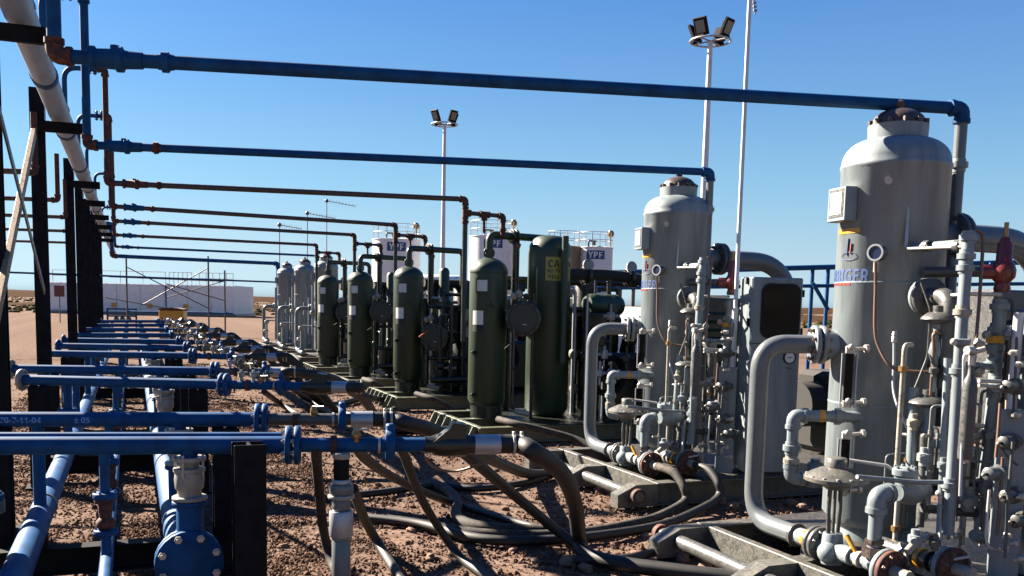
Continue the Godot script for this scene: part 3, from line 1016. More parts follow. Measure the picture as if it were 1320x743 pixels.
		for k in [0.10, 0.20, 0.31]:
			g = G().lathe(q0 + d * k + Vector3(0, 0.035, 0), Vector3.UP, [[0, 0], [0.016, 0], [0.016, 0.03], [0.026, 0.034], [0.026, 0.06], [0.012, 0.064], [0.012, 0.09], [0, 0.09]], 8)
			g.cyl(q0 + d * k + Vector3(-0.03, 0.10, 0.02), q0 + d * k + Vector3(0.05, 0.105, 0.0), 0.008, 6)
			if i > 1: part(g, "vent_valve", [M["off_white"], M["galv"], M["dark_grey"]][int(k * 10 + i) % 3], o)
		if i > 3:
			part(G().box(q0 + d * 0.5 + Vector3(0, -0.03, 0.1), Vector3(0.12, 0.1, 0.1), Basis(Vector3.UP, 0.3), 0.01), "meter_box", M["duct"], o)
		outs.append([cv + d * 0.36, d])

const C1 := Vector3(4.29, 0, -4.44)
const C2 := Vector3(4.75, 0, -7.6)
const CG := Vector3(4.11, 0, -10.87)
func q1(px: float, py: float, c: float) -> Vector3:
	return pD(px, py, 5.69 - c) - C1
func q2(px: float, py: float, c: float) -> Vector3:
	return pD(px, py, 8.79 - c) - C2
func qg(px: float, py: float, c: float) -> Vector3:
	return pD(px, py, 11.55 - c) - CG
func pts(C: Vector3, l: Array) -> Array:
	var o := []
	for e in l: o.append(C + q1(e[0], e[1], e[2]))
	return o
func ptsg(C: Vector3, l: Array) -> Array:
	var o := []
	for e in l: o.append(C + qg(e[0], e[1], e[2]))
	return o

func skid_frame(o: Node3D, C: Vector3, a0: float, a1: float, b0: float, b1: float, m: Material, nose: float) -> void:
	for b in [b0, (b0 + b1) * 0.5, b1]:
		var g := G()
		g.box(C + Vector3((a0 + a1) * 0.5, 0.192, b), Vector3(a1 - a0, 0.014, 0.12), Basis.IDENTITY, 0.002)
		g.box(C + Vector3((a0 + a1) * 0.5, 0.02, b), Vector3(a1 - a0, 0.014, 0.12), Basis.IDENTITY, 0.002)
		g.box(C + Vector3((a0 + a1) * 0.5, 0.106, b), Vector3(a1 - a0, 0.158, 0.012))
		part(g, "skid_beam", m, o)
		if nose > 0.0:
			g = G()
			g.prism([Vector2(0, 0.014), Vector2(0, 0.195), Vector2(-nose * 0.55, 0.195), Vector2(-nose, 0.12), Vector2(-nose, 0.014)], C + Vector3(a0, 0, b - 0.06), Vector3.RIGHT, Vector3.UP, Vector3(0, 0, 0.12))
			part(g, "skid_nose", m, o)
	var e := G()
	e.box(C + Vector3(a0 + 0.035, 0.110, (b0 + b1) * 0.5), Vector3(0.06, 0.18, (b1 - b0) - 0.13), Basis.IDENTITY, 0.004)
	part(e, "end_beam", m, o)
	e = G()
	e.box(C + Vector3((a0 + a1) * 0.5 + 0.2, 0.206, (b0 + b1) * 0.5), Vector3(a1 - a0 - 0.5, 0.012, b1 - b0 + 0.08), Basis.IDENTITY, 0.002)
	part(e, "deck_plate", M["deck"] if m == M["skid_grey"] else M["dark_green"], o)

func grey_skid(C: Vector3, lab: String, near: bool, r := 0.312) -> Node3D:
	var o := thing("compressor_skid", lab, "compressor", C, "grey compressor skids")
	var gm: Material = M["grey"]
	skid_frame(o, C, -0.85, 3.6, -0.62, 1.16, M["skid_grey"], 0.36)
	var pt := G()
	pt.cyl(C + Vector3(-1.06, 0.115, -0.78), C + Vector3(-1.06, 0.115, 1.30), 0.045, 16)
	part(pt, "pull_tube", M["dark_grey"], o)
	for b in [-0.78, 1.28]:
		pt = G(); pt.lathe(C + Vector3(-1.06, 0.115, b), Vector3(0, 0, 1), [[0.04, -0.02], [0.062, -0.02], [0.062, 0.02], [0.04, 0.02]], 16)
		part(pt, "tube_collar", M["rust"], o)
	# vessel
	var hd := []
	for k in 9:
		var q := PI / 2 * k / 8
		hd.append([r * (0.48 + 0.52 * cos(q)), 2.49 + 0.15 * sin(q)])
	var prof := [[0.0, 0.30], [r - 0.05, 0.30], [r, 0.36], [r, 2.455], [r + 0.006, 2.462], [r + 0.006, 2.482]] + hd + [[r * 0.545, 2.64], [r * 0.555, 2.72], [r * 0.50, 2.725], [0.0, 2.725]]
	var v := part(G().lathe(C, Vector3.UP, prof, 48), "vessel", gm, o)
	for hh in [1.05, 1.78]:
		part(G().lathe(C, Vector3.UP, [[r - 0.002, hh - 0.01], [r + 0.0025, hh - 0.003], [r + 0.0025, hh + 0.003], [r - 0.002, hh + 0.01]], 48), "weld_seam", gm, v)
	part(G().lathe(C, Vector3.UP, [[r * 0.75, 0.2], [r * 0.75, 0.33]], 32), "skirt", gm, v)
	var cap := []
	for k in 7:
		var q := PI / 2 * k / 6
		cap.append([r * 0.50 * cos(q) + 0.001, 2.725 + 0.10 * sin(q)])
	var cg := G().lathe(C, Vector3.UP, cap, 28)
	cg.lathe(C, Vector3.UP, [[0.018, 2.81], [0.03, 2.83], [0.03, 2.86], [0.012, 2.875], [0.0, 2.875]], 10)
	part(cg, "domed_cap", M["steel_pipe"], v)
	var bg := G()
	for k in 12:
		var q := TAU * k / 12
		bg.hexn(C + Vector3(cos(q) * r * 0.515, 2.722, sin(q) * r * 0.515), Vector3.UP, 0.016, 0.028)
	part(bg, "cap_bolts", M["steel_pipe"], v)
	var n1 := Vector3(-0.92, 0, -0.39).normalized()
	# name plate box
	var px := Vector3(-0.985, 0, -0.17).normalized()
	var pz := Vector3(-px.z, 0, px.x)
	var bs := Basis(px, Vector3.UP, px.cross(Vector3.UP))
	var nb := G().box(C + px * (r + 0.030) + Vector3(0, 2.24, 0), Vector3(0.08, 0.2, 0.19), bs, 0.004)
	var nbp := part(nb, "nameplate_box", gm, o)
	nb = G().box(C + px * (r + 0.069) + Vector3(0, 2.245, 0), Vector3(0.006, 0.165, 0.155), bs, 0.001)
	part(nb, "plate_frame", M["dark_grey"], nbp)
	nb = G().box(C + px * (r + 0.072) + Vector3(0, 2.245, 0), Vector3(0.006, 0.13, 0.12), bs, 0.001)
	part(nb, "nameplate", M["label_grey"], nbp)
	part(wrap_patch(C, r, Vector3(-0.98, 0, -0.10), 2.085, 0.20, 0.03), "yellow_sticker", M["yellow"], o)
	# lettering and emblem
	var ldir := Vector3(-0.926, 0, -0.367)
	if near:
		part(wrap_text("HOERBIGER", 0.115, C, r, ldir, 1.815, 0.80), "lettering", M["ink_blue"], o)
		part(wrap_text("COMPRESSION TECHNOLOGY", 0.02, C, r, ldir, 1.768), "small_lettering", M["ink_red"], o)
		var a0 := atan2(-0.93, -0.02)
		var wp := func(u: float, w: float) -> Vector3:
			var q := a0 + u / r
			return Vector3(C.x + sin(q) * (r + 0.004), w, C.z + cos(q) * (r + 0.004))
		for e in [[-0.012, 1.94, 2.04, "ink_blue"], [0.015, 1.95, 2.01, "ink_red"]]:
			var eg := G()
			eg.tube([wp.call(e[0], e[1]), wp.call(e[0] + 0.006, e[2])], 0.005, 5)
			part(eg, "emblem_bar", M[e[3]], o)
		var ring := []
		for k in 21:
			var q := TAU * k / 20
			ring.append(wp.call(cos(q) * 0.062, 1.935 + sin(q) * 0.024))
		part(G().tube(ring, 0.002, 5), "emblem_ring", M["ink_blue"], o)
	# outlet pipe with its two bends
	var pr := 0.057
	var np := C + n1 * (r - 0.03) + Vector3(0, 1.40, 0)
	var dn := C + Vector3(-0.71, 0, -0.28)
	var path := [C + n1 * 0.42 + Vector3(0, 1.40, 0), dn + Vector3(0, 1.40, 0), dn + Vector3(0, 0.30, 0), dn + Vector3(0.0, 0.30, 0.42)]
	part(G().cyl(np, C + n1 * 0.40 + Vector3(0, 1.40, 0), pr + 0.03, 24), "nozzle", gm, o)
	var cb := G()
	var fl := G(); flange(fl, C + n1 * 0.385 + Vector3(0, 1.40, 0), n1, 0.118, 0.03, 8, cb)
	part(fl, "flange", gm, o)
	fl = G(); flange(fl, C + n1 * 0.43 + Vector3(0, 1.40, 0), n1, 0.118, 0.03, 8, cb)
	part(fl, "flange", gm, o)
	part(cb, "flange_bolts", M["copper"], o)
	part(G().tube(bend(path, 0.24, 10), pr, 26), "outlet_pipe", M["duct"], o)
	# low header along the skid
	var hc := dn + Vector3(0, 0.30, 0.16)
	var g := G()
	g.lathe(hc + Vector3(0, 0, 0.245), Vector3.BACK, [[pr, 0], [pr + 0.012, 0.005], [pr + 0.012, 0.025], [0.048, 0.03]], 24)
	part(g, "clamp", M["dark_grey"], o)
	part(G().cyl(hc + Vector3(0, 0, 0.26), hc + Vector3(0, 0, 0.42), 0.05, 20), "header_pipe", gm, o)
	part(G().lathe(hc, Vector3.BACK, [[0.05, 0.345], [0.0525, 0.345], [0.0525, 0.375], [0.05, 0.375]], 20), "yellow_band", M["yellow"], o)
	for k in [0.43, 0.47]:
		fl = G(); flange(fl, hc + Vector3(0, 0, k), Vector3.BACK, 0.095, 0.03, 8 if near else 0)
		part(fl, "flange", M["dark_grey"], o)
	part(G().box(hc + Vector3(0.02, -0.13, 0.33), Vector3(0.05, 0.16, 0.05), Basis.IDENTITY, 0.003), "pipe_stand", M["dark_grey"], o)
	# diaphragm control valve
	var vc := hc + Vector3(0, 0, 0.42)
	if near:
		g = G()
		g.lathe(vc + Vector3(0.0, 0, 0.14), Vector3.UP, [[0.0, -0.09], [0.055, -0.09], [0.065, -0.05], [0.055, 0.07], [0.05, 0.085], [0.0, 0.085]], 18)
		g.cyl(vc + Vector3(0, -0.01, 0.05), vc + Vector3(0, -0.01, 0.30), 0.05, 18)
		g.ball(vc + Vector3(-0.04, -0.02, 0.16), 0.062, 16)
		part(g, "valve_body", gm, o)
		g = G()
		for s in [-0.04, 0.04]:
			g.tube([vc + Vector3(s * 0.8, 0.08, 0.14), vc + Vector3(s, 0.22, 0.14), vc + Vector3(s * 0.9, 0.33, 0.14)], 0.012, 8)
		g.cyl(vc + Vector3(0, 0.08, 0.14), vc + Vector3(0, 0.33, 0.14), 0.009, 8)
		part(g, "yoke", M["dark_grey"], o)
		g = G()
		g.lathe(vc + Vector3(0, 0.33, 0.14), Vector3.UP, [[0.0, 0.0], [0.05, 0.0], [0.09, 0.03], [0.165, 0.045], [0.172, 0.05], [0.172, 0.068], [0.165, 0.073], [0.14, 0.09], [0.09, 0.115], [0.055, 0.122], [0.055, 0.17], [0.05, 0.175], [0.0, 0.175]], 32)
		var dh := part(g, "diaphragm_housing", M["skid_grey"], o)
		g = G()
		for k in 14:
			var q := TAU * k / 14
			g.hexn(vc + Vector3(cos(q) * 0.158, 0.395, 0.14 + sin(q) * 0.158), Vector3.UP, 0.009, 0.016)
		part(g, "housing_bolts", M["zinc"], dh)
		g = G().tube([vc + Vector3(0.03, 0.50, 0.20), vc + Vector3(0.17, 0.485, 0.33), vc + Vector3(0.21, 0.45, 0.37)], 0.010, 8)
		part(g, "air_tube", M["zinc"], o)
		g = G().tube([vc + Vector3(-0.012, 0.10, 0.26), vc + Vector3(0.0, 0.03, 0.31), vc + Vector3(0.01, -0.02, 0.36)], [0.014, 0.012, 0.011], 8)
		part(g, "yellow_handle", M["yellow"], o)
		# threaded train to the first hose flange
		var z := 0.30
		for k in [[0.034, 0.04, "grey"], [0.045, 0.03, "zinc"], [0.03, 0.04, "galv"], [0.042, 0.04, "grey"], [0.03, 0.03, "zinc"], [0.044, 0.03, "grey"], [0.034, 0.05, "off_white"]]:
			g = G().lathe(vc + Vector3(0, -0.01, z), Vector3.BACK, [[0, 0], [k[0], 0.004], [k[0], k[1]], [0, k[1]]], 10)
			part(g, "pipe_fitting", M[k[2]], o)
			z += k[1]
		fb_flange(o, vc + Vector3(0, -0.01, z + 0.02), 0.105)
		part(G().tube(curve([vc + Vector3(0, -0.01, z + 0.03), vc + Vector3(0.0, -0.015, z + 0.14)], 3), 0.034, 14), "hose_stub", M["off_white"], o)
		# riser, elbow, check valve
		var rb := vc + Vector3(0.0, 0, 0.45)
		part(G().cyl(rb, rb + Vector3(0, 0.32, 0), 0.036, 16), "riser", gm, o)
		g = G().hexn(rb + Vector3(0, 0.03, 0), Vector3.UP, 0.062, 0.055)
		g.hexn(rb + Vector3(0, 0.10, 0), Vector3.UP, 0.05, 0.025)
		part(g, "union", M["steel_pipe"], o)
		var ed := Vector3(0.99, 0, -0.12).normalized()
		g = G(); elbow_fit(g, rb + Vector3(0, 0.36, 0), Vector3.DOWN, ed, 0.04)
		part(g, "elbow", gm, o)
		var cc := rb + Vector3(0, 0.36, 0) + ed * 0.25
		g = G()
		g.lathe(cc - ed * 0.1, ed, [[0.0, 0], [0.045, 0.0], [0.048, 0.03], [0.07, 0.07], [0.075, 0.12], [0.06, 0.17], [0.045, 0.19], [0.045, 0.23], [0, 0.23]], 18)
		g.tube([cc - ed * 0.01, cc - ed * 0.045 + Vector3(0, 0.10, 0)], [0.062, 0.056], 18)
		part(g, "check_valve", gm, o)
		g = G().lathe(cc - ed * 0.045 + Vector3(0, 0.09, 0), Vector3.UP, [[0.0, 0], [0.064, 0], [0.064, 0.03], [0.05, 0.04], [0, 0.04]], 18)
		for k in 6:
			var q := TAU * k / 6
			g.hexn(cc - ed * 0.045 + Vector3(cos(q) * 0.05, 0.12, sin(q) * 0.05), Vector3.UP, 0.009, 0.02)
		part(g, "bonnet", gm, o)
		# second header and hose flange
		var h2 := C + Vector3(-0.42, 0.31, 0.36)
		part(G().cyl(h2 + Vector3(0, 0, 0.15), h2 + Vector3(0, 0, 0.60), 0.048, 18), "header_pipe", M["dark_grey"], o)
		part(G().lathe(h2 + Vector3(0, 0, 0.3), Vector3.BACK, [[0.05, 0], [0.06, 0], [0.06, 0.1], [0.05, 0.1]], 18), "coupling", M["off_white"], o)
		part(G().lathe(h2 + Vector3(0, 0, 0.42), Vector3.BACK, [[0.05, 0], [0.056, 0], [0.056, 0.03], [0.05, 0.03]], 18), "yellow_band", M["yellow"], o)
		for k in [0.5, 0.54]:
			part(G().lathe(h2 + Vector3(0, 0, k), Vector3.BACK, [[0.048, 0], [0.058, 0.004], [0.058, 0.018], [0.048, 0.022]], 18), "rubber_ring", M["black"], o)
		fb_flange(o, h2 + Vector3(0, 0, 0.64), 0.108)
		part(G().cyl(h2 + Vector3(0, 0, 0.65), h2 + Vector3(0.0, 0.0, 0.76), 0.034, 14), "hose_stub", M["off_white"], o)
		grey_instruments(o, C, r)
	else:
		for e in [[-0.46, 0.65, 0.35, 2.0, 0.03], [0.0, 0.68, 0.35, 1.7, 0.035], [-0.7, 0.35, 0.3, 0.95, 0.03], [-0.3, 0.72, 0.3, 1.3, 0.02], [-0.15, 0.85, 0.3, 1.55, 0.045]]:
			part(G().cyl(C + Vector3(e[0], e[2], e[1]), C + Vector3(e[0], e[3], e[1]), e[4], 10), "stand_pipe", gm, o)
		for e in [[0.9, -0.7, 0.35], [0.6, -0.7, 0.1], [1.3, -0.46, 0.65], [0.75, -0.2, 0.75]]:
			part(G().box(C + Vector3(e[1], e[0], e[2]), Vector3(0.14, 0.1, 0.12), Basis.IDENTITY, 0.02), "valve", M["off_white"], o)
		part(G().tube(bend([C + Vector3(-0.7, 0.95, 0.35), C + Vector3(-0.3, 0.95, 0.5), C + Vector3(-0.3, 0.5, 0.6)], 0.05), 0.025, 8), "bypass_pipe", gm, o)
		part(G().cyl(C + Vector3(-0.757, 0.3, 0.4), C + Vector3(-0.757, 0.3, 0.9), 0.045, 10), "header_pipe", gm, o)
	# suction duct over the back of the skid
	g = G()
	g.tube(bend([C + Vector3(r - 0.02, 2.08, 0.06), C + Vector3(1.28, 2.08, 0.06), C + Vector3(1.28, 0.5, 0.06)], 0.62, 12), 0.085, 20)
	part(g, "suction_duct", M["duct"], o)
	for k in [0.42, 0.46]:
		fl = G(); flange(fl, C + Vector3(k, 2.08, 0.06), Vector3.RIGHT, 0.15, 0.032, 8)
		part(fl, "flange", M["dark_grey"], o)
	# compressor frame behind
	g = G()
	g.box(C + Vector3(1.9, 0.62, 0.3), Vector3(0.8, 0.8, 0.7), Basis.IDENTITY, 0.05)
	g.cyl(C + Vector3(1.6, 0.7, 0.3), C + Vector3(1.25, 0.7, 0.3), 0.22, 18)
	g.cyl(C + Vector3(1.9, 1.0, 0.3), C + Vector3(1.9, 1.35, 0.3), 0.18, 18)
	part(g, "compressor_block", M["tyre"], o)
	g = G()
	g.box(C + Vector3(3.2, 1.1, 0.3), Vector3(0.7, 1.5, 1.6), Basis.IDENTITY, 0.02)
	part(g, "cooler", M["dark_grey"], o)
	for k in 12:
		part(G().box(C + Vector3(3.2, 0.5 + k * 0.105, 1.11), Vector3(0.62, 0.012, 0.07), Basis(Vector3.RIGHT, 0.6)), "louvre", M["duct"], o)
	if C != C1: return o
	part(G().lathe(C + Vector3(0.78, 1.74, 0.45), Vector3.RIGHT, [[0, 0], [0.09, 0.008], [0.15, 0.03], [0.185, 0.08], [0.19, 0.12], [0.19, 1.4], [0.15, 1.48], [0, 1.5]], 24), "air_tank", M["off_white"], o)
	for k in [0.95, 2.1]:
		part(G().box(C + Vector3(k, 0.88, 0.45), Vector3(0.05, 1.36, 0.2), Basis.IDENTITY, 0.004), "tank_leg", gm, o)
	return o

func fb_flange(o: Node3D, c: Vector3, r: float) -> void:
	var b := G()
	var f := G(); flange(f, c, Vector3.BACK, r, 0.03, 8, b)
	part(f, "hose_flange", M["rust"], o)
	part(b, "flange_bolts", M["copper"], o)
	f = G(); flange(f, c - Vector3(0, 0, 0.036), Vector3.BACK, r, 0.03)
	part(f, "hose_flange", M["grey"], o)

func grey_instruments(o: Node3D, C: Vector3, r: float) -> void:
	var gm: Material = M["grey"]
	var g: Geo
	# sight glasses with valve clusters
	for e in [[1096, 456, 526, 0.31], [1091, 566, 640, 0.31]]:
		var a := C + q1(e[0], e[1], e[3])
		var b := Vector3(a.x, (C + q1(e[0], e[2], e[3])).y, a.z)
		part(G().box((a + b) * 0.5, Vector3(0.045, a.y - b.y, 0.045), Basis(Vector3.UP, 0.75), 0.003), "sight_glass", M["window_black"], o)
		for s in [-1.0, 1.0]:
			part(G().cyl(a + Vector3(s * 0.028, 0, s * 0.028), b + Vector3(s * 0.028, 0, s * 0.028), 0.006, 6), "guard_rod", M["galv"], o)
		for p in [a, b]:
			g = G()
			g.box(p + Vector3(0, 0.02, 0), Vector3(0.05, 0.05, 0.05), Basis(Vector3.UP, 0.75), 0.008)
			g.cyl(p + Vector3(0.0, 0.02, 0), p + Vector3(0.10, 0.03, 0.02), 0.012, 8)
			g.cyl(p + Vector3(0.09, 0.03, 0.02), p + Vector3(0.11, 0.03, 0.025), 0.024, 8)
			g.cyl(p + Vector3(0.0, 0.02, 0), p + Vector3(0.12, 0.02, -0.12), 0.013, 8)
			g.ball(p + Vector3(-0.02, 0.04, 0.03), 0.018, 8)
			part(g, "gauge_valve", M["zinc"], o)
	# pressure gauge and its conduit
	var gc := C + q1(1131, 326, 0.375)
	var gd := Vector3(-0.93, 0, 0.36).normalized()
	g = G().lathe(gc - gd * 0.07, gd, [[0, 0], [0.03, 0], [0.04, 0.03], [0.046, 0.035], [0.046, 0.085], [0.042, 0.09], [0, 0.09]], 20)
	var gg := part(g, "transmitter", M["dark_grey"], o)
	part(G().lathe(gc + gd * 0.02, gd, [[0.043, 0], [0.049, 0], [0.049, 0.008], [0.038, 0.008], [0.038, 0.0]], 20), "bezel", M["galv"], gg)
	part(G().lathe(gc + gd * 0.021, gd, [[0.0, 0.001], [0.037, 0.001]], 16), "dial", M["dial_blue"], gg)
	part(G().tube(curve(pts(C, [[1129, 338, 0.40], [1129, 370, 0.375], [1128, 420, 0.36], [1132, 445, 0.36], [1146, 470, 0.40], [1165, 478, 0.42], [1200, 480, 0.45]])), 0.009, 8), "cable", M["copper"], o)
	g = G().cyl(gc + Vector3(0, -0.05, 0), gc + Vector3(0, -0.11, 0), 0.016, 8)
	part(g, "cable_gland", M["zinc"], gg)
	# sensing tubes on the vessel wall
	g = G().tube(bend(pts(C, [[1149, 233, 0.33], [1173, 233, 0.34], [1168, 321, 0.36], [1246, 318, 0.76]]), 0.03, 5), 0.009, 8)
	part(g, "sensing_tube", M["zinc"], o)
	g = G()
	g.cyl(C + q1(1148, 233, 0.29), C + q1(1146, 233, 0.34), 0.022, 8)
	g.cyl(C + q1(1148, 233, 0.33), C + q1(1158, 233, 0.335), 0.015, 8)
	part(g, "tube_fitting", M["zinc"], o)
	part(G().cyl(C + q1(1173, 320, 0.30), C + q1(1250, 314, 0.76), 0.025, 14), "cross_tube", gm, o)
	for k in [1196, 1236]:
		g = G().lathe(C + q1(k, 317.5, 0.36 + (k - 1173) * 0.0052), (q1(1250, 314, 0.76) - q1(1173, 320, 0.30)).normalized(), [[0.024, -0.02], [0.033, -0.02], [0.033, 0.02], [0.024, 0.02]], 10)
		part(g, "pipe_clip", M["dark_grey"], o)
	g = G().tube(curve(pts(C, [[1153, 432, 0.34], [1153, 465, 0.34], [1152, 500, 0.35], [1158, 525, 0.40], [1168, 548, 0.44], [1180, 568, 0.5]])), 0.009, 8)
	part(g, "drain_tube", M["galv"], o)
	part(G().lathe(C + q1(1153, 441, 0.34), Vector3.UP, [[0, 0], [0.016, 0], [0.016, 0.03], [0.012, 0.035], [0.017, 0.04], [0.012, 0.06], [0, 0.06]], 10), "tube_fitting", M["zinc"], o)
	# flanged nozzle with blind cover
	var nd := Vector3(-0.25, 0, 0.97).normalized()
	var nc := C + nd * r + Vector3(0, 1.70, 0)
	part(G().cyl(nc - nd * 0.05, nc + nd * 0.10, 0.06, 18), "nozzle", gm, o)
	var nb := G()
	var f := G(); flange(f, nc + nd * 0.10, nd, 0.105, 0.028, 8, nb)
	part(f, "flange", gm, o)
	f = G(); flange(f, nc + nd * 0.135, nd, 0.105, 0.03)
	part(f, "flange", M["dark_grey"], o)
	part(nb, "flange_bolts", M["copper"], o)
	part(G().tube(bend([nc + nd * 0.14, nc + nd * 0.34, nc + nd * 0.34 + Vector3(0.0, -0.5, 0)], 0.1, 6), 0.05, 16), "relief_pipe", M["dark_grey"], o)
	# two smaller diaphragm regulators beside the vessel
	for e in [[1211, 412, 0.60, 0.09], [1197, 520, 0.50, 0.10]]:
		var c := C + q1(e[0], e[1], e[2])
		g = G().lathe(c, Vector3.UP, [[0.0, -0.03], [0.04, -0.025], [e[3], -0.008], [e[3] + 0.006, 0.0], [e[3], 0.012], [0.06, 0.035], [0.035, 0.04], [0.035, 0.075], [0, 0.078]], 24)
		part(g, "regulator", M["dark_grey"], o)
		g = G().lathe(c, Vector3.DOWN, [[0.03, 0.02], [0.022, 0.10], [0.035, 0.13], [0.045, 0.18], [0.03, 0.22], [0.022, 0.26], [0.022, 0.34], [0, 0.34]], 14)
		part(g, "regulator_body", gm, o)
	# stand pipes: [material, radius, points, name]
	var L := [
		["grey", 0.031, [[1249, 303, 0.78], [1240, 420, 0.78], [1226, 640, 0.78], [1222, 690, 0.78]], "stand_pipe"],
		["grey", 0.034, [[1290, 395, 0.55], [1279, 530, 0.55], [1268, 640, 0.55], [1262, 700, 0.55]], "stand_pipe"],
		["copper", 0.009, [[1258, 297, 0.80], [1266, 299, 0.80], [1268, 310, 0.80], [1262, 400, 0.82], [1256, 470, 0.85]], "tubing"],
		["copper", 0.009, [[1222, 386, 0.62], [1224, 410, 0.62], [1218, 426, 0.62], [1203, 428, 0.62], [1204, 450, 0.62], [1200, 510, 0.58]], "tubing"],
		["copper", 0.009, [[1228, 386, 0.62], [1228, 418, 0.62], [1224, 430, 0.62], [1204, 429, 0.64]], "tubing"],
		["zinc", 0.012, [[1222, 382, 0.62], [1250, 379, 0.74], [1290, 380, 0.60]], "tubing"],
		["grey", 0.02, [[1222, 462, 0.66], [1218, 560, 0.66], [1214, 640, 0.66]], "stand_pipe"],
		["grey", 0.018, [[1207, 430, 0.60], [1205, 470, 0.60], [1203, 505, 0.58]], "stand_pipe"],
		["copper", 0.012, [[1240, 500, 0.72], [1235, 540, 0.72], [1231, 610, 0.72]], "tubing"],
		["galv", 0.009, [[1248, 452, 1.0], [1243, 460, 1.0], [1242, 540, 1.0], [1238, 640, 1.0]], "tubing"],
		["zinc", 0.011, [[1262, 491, 0.95], [1300, 493, 0.90], [1330, 496, 0.9]], "tubing"],
		["zinc", 0.009, [[1262, 497, 0.95], [1300, 500, 0.90]], "tubing"],
		["dark_grey", 0.009, [[1296, 386, 0.5], [1306, 388, 0.5], [1306, 420, 0.5], [1300, 480, 0.5]], "tubing"],
		["copper", 0.008, [[1293, 590, 0.92], [1290, 640, 0.9], [1286, 690, 0.9]], "tubing"],
		["zinc", 0.008, [[1276, 632, 0.95], [1271, 690, 0.95], [1273, 706, 0.95], [1300, 712, 0.9]], "tubing"],
		["dark_grey", 0.008, [[1306, 570, 0.98], [1300, 640, 0.98], [1296, 720, 0.98]], "tubing"],
		["dark_grey", 0.007, [[1285, 572, 0.95], [1300, 590, 0.95], [1312, 600, 0.93]], "tubing"],
		["copper", 0.008, [[1290, 520, 0.92], [1287, 560, 0.92], [1284, 590, 0.92]], "tubing"],
		["grey", 0.013, [[1212, 650, 0.85], [1210, 690, 0.85], [1208, 735, 0.85]], "tubing"],
	]
	L.append_array([
		["grey", 0.026, [[1178, 500, 0.45], [1176, 560, 0.48], [1172, 640, 0.52]], "stand_pipe"],
		["dark_grey", 0.022, [[1192, 560, 0.55], [1190, 600, 0.55], [1186, 680, 0.6]], "stand_pipe"],
		["grey", 0.018, [[1232, 560, 0.7], [1265, 563, 0.6]], "cross_tube"],
		["grey", 0.02, [[1238, 470, 0.75], [1282, 474, 0.55]], "cross_tube"],
		["dark_grey", 0.03, [[1200, 470, 0.3], [1235, 476, 0.5], [1250, 500, 0.55], [1246, 620, 0.55]], "stand_pipe"],
		["copper", 0.007, [[1312, 400, 0.7], [1310, 470, 0.8], [1306, 540, 0.9]], "tubing"],
		["copper", 0.007, [[1302, 420, 0.6], [1300, 470, 0.6], [1296, 560, 0.7], [1290, 640, 0.8]], "tubing"],
		["zinc", 0.009, [[1212, 640, 0.8], [1212, 715, 0.9], [1225, 722, 0.95], [1250, 718, 0.95]], "tubing"],
		["grey", 0.03, [[1255, 690, 0.7], [1290, 700, 0.6], [1330, 700, 0.5]], "low_pipe"],
		["dark_grey", 0.025, [[1190, 655, 0.7], [1230, 660, 0.6], [1290, 664, 0.5]], "low_pipe"],
		["off_white", 0.02, [[1196, 690, 0.95], [1180, 700, 1.0], [1170, 712, 1.02]], "low_pipe"],
		["grey", 0.012, [[1105, 615, 1.05], [1180, 622, 0.9], [1215, 622, 0.85]], "tubing"],
		["dark_grey", 0.006, [[1183, 352, 0.5], [1200, 400, 0.55], [1196, 460, 0.5], [1180, 500, 0.48]], "cable"],
	])
	for e in [[1205, 478, 0.62, 0.028], [1178, 545, 0.5, 0.035], [1192, 590, 0.57, 0.04], [1216, 600, 0.68, 0.03], [1246, 560, 0.57, 0.04], [1258, 560, 0.6, 0.03], [1262, 478, 0.65, 0.03], [1248, 645, 0.6, 0.05], [1284, 500, 0.57, 0.045], [1275, 560, 0.57, 0.04], [1300, 430, 0.7, 0.03], [1180, 695, 1.0, 0.035], [1205, 700, 0.98, 0.03]]:
		var vc := C + q1(e[0], e[1], e[2])
		g = G().lathe(vc, Vector3.UP, [[0, -e[3] * 1.2], [e[3] * 0.7, -e[3] * 1.2], [e[3] * 0.7, -e[3] * 0.6], [e[3], -e[3] * 0.5], [e[3], e[3] * 0.5], [e[3] * 0.6, e[3] * 0.7], [e[3] * 0.6, e[3] * 1.4], [0, e[3] * 1.4]], 8)
		g.cyl(vc, vc + Vector3(-0.75, 0, 0.66) * e[3] * 1.9, e[3] * 0.5, 8)
		part(g, "small_valve", [gm, M["dark_grey"], M["off_white"], gm][int(e[0]) % 4], o)
	for e in L:
		part(G().tube(bend(pts(C, e[2]), 0.03, 4), e[1], 10 if e[1] < 0.015 else 14), e[3], M[e[0]], o)
	# collars and unions on the two main stand pipes
	for e in [[1249, 306, 0.78, 0.031], [1246, 330, 0.78, 0.031], [1245, 345, 0.78, 0.031], [1241, 402, 0.78, 0.031], [1236, 478, 0.78, 0.031], [1225, 625, 0.78, 0.031], [1289, 395, 0.55, 0.034], [1286, 425, 0.55, 0.034], [1283, 448, 0.55, 0.034], [1281, 470, 0.55, 0.034], [1272, 620, 0.55, 0.034]]:
		g = G(); union_nut(g, C + q1(e[0], e[1], e[2]), Vector3.UP, e[3])
		part(g, "union", gm if e[1] != 402.0 else M["off_white"], o)
	part(G().box(C + q1(1240, 441, 0.80), Vector3(0.085, 0.035, 0.085), Basis(Vector3.UP, 0.7), 0.005), "valve_block", gm, o)
	part(G().ball(C + q1(1230, 441, 0.82), 0.02, 10), "knob", M["zinc"], o)
	g = G().tube(pts(C, [[1258, 440, 0.9], [1268, 445, 0.9]]), 0.018, 8)
	part(g, "side_valve", M["off_white"], o)
	# dense small-bore tubing and fittings
	var rg := RandomNumberGenerator.new(); rg.seed = 8
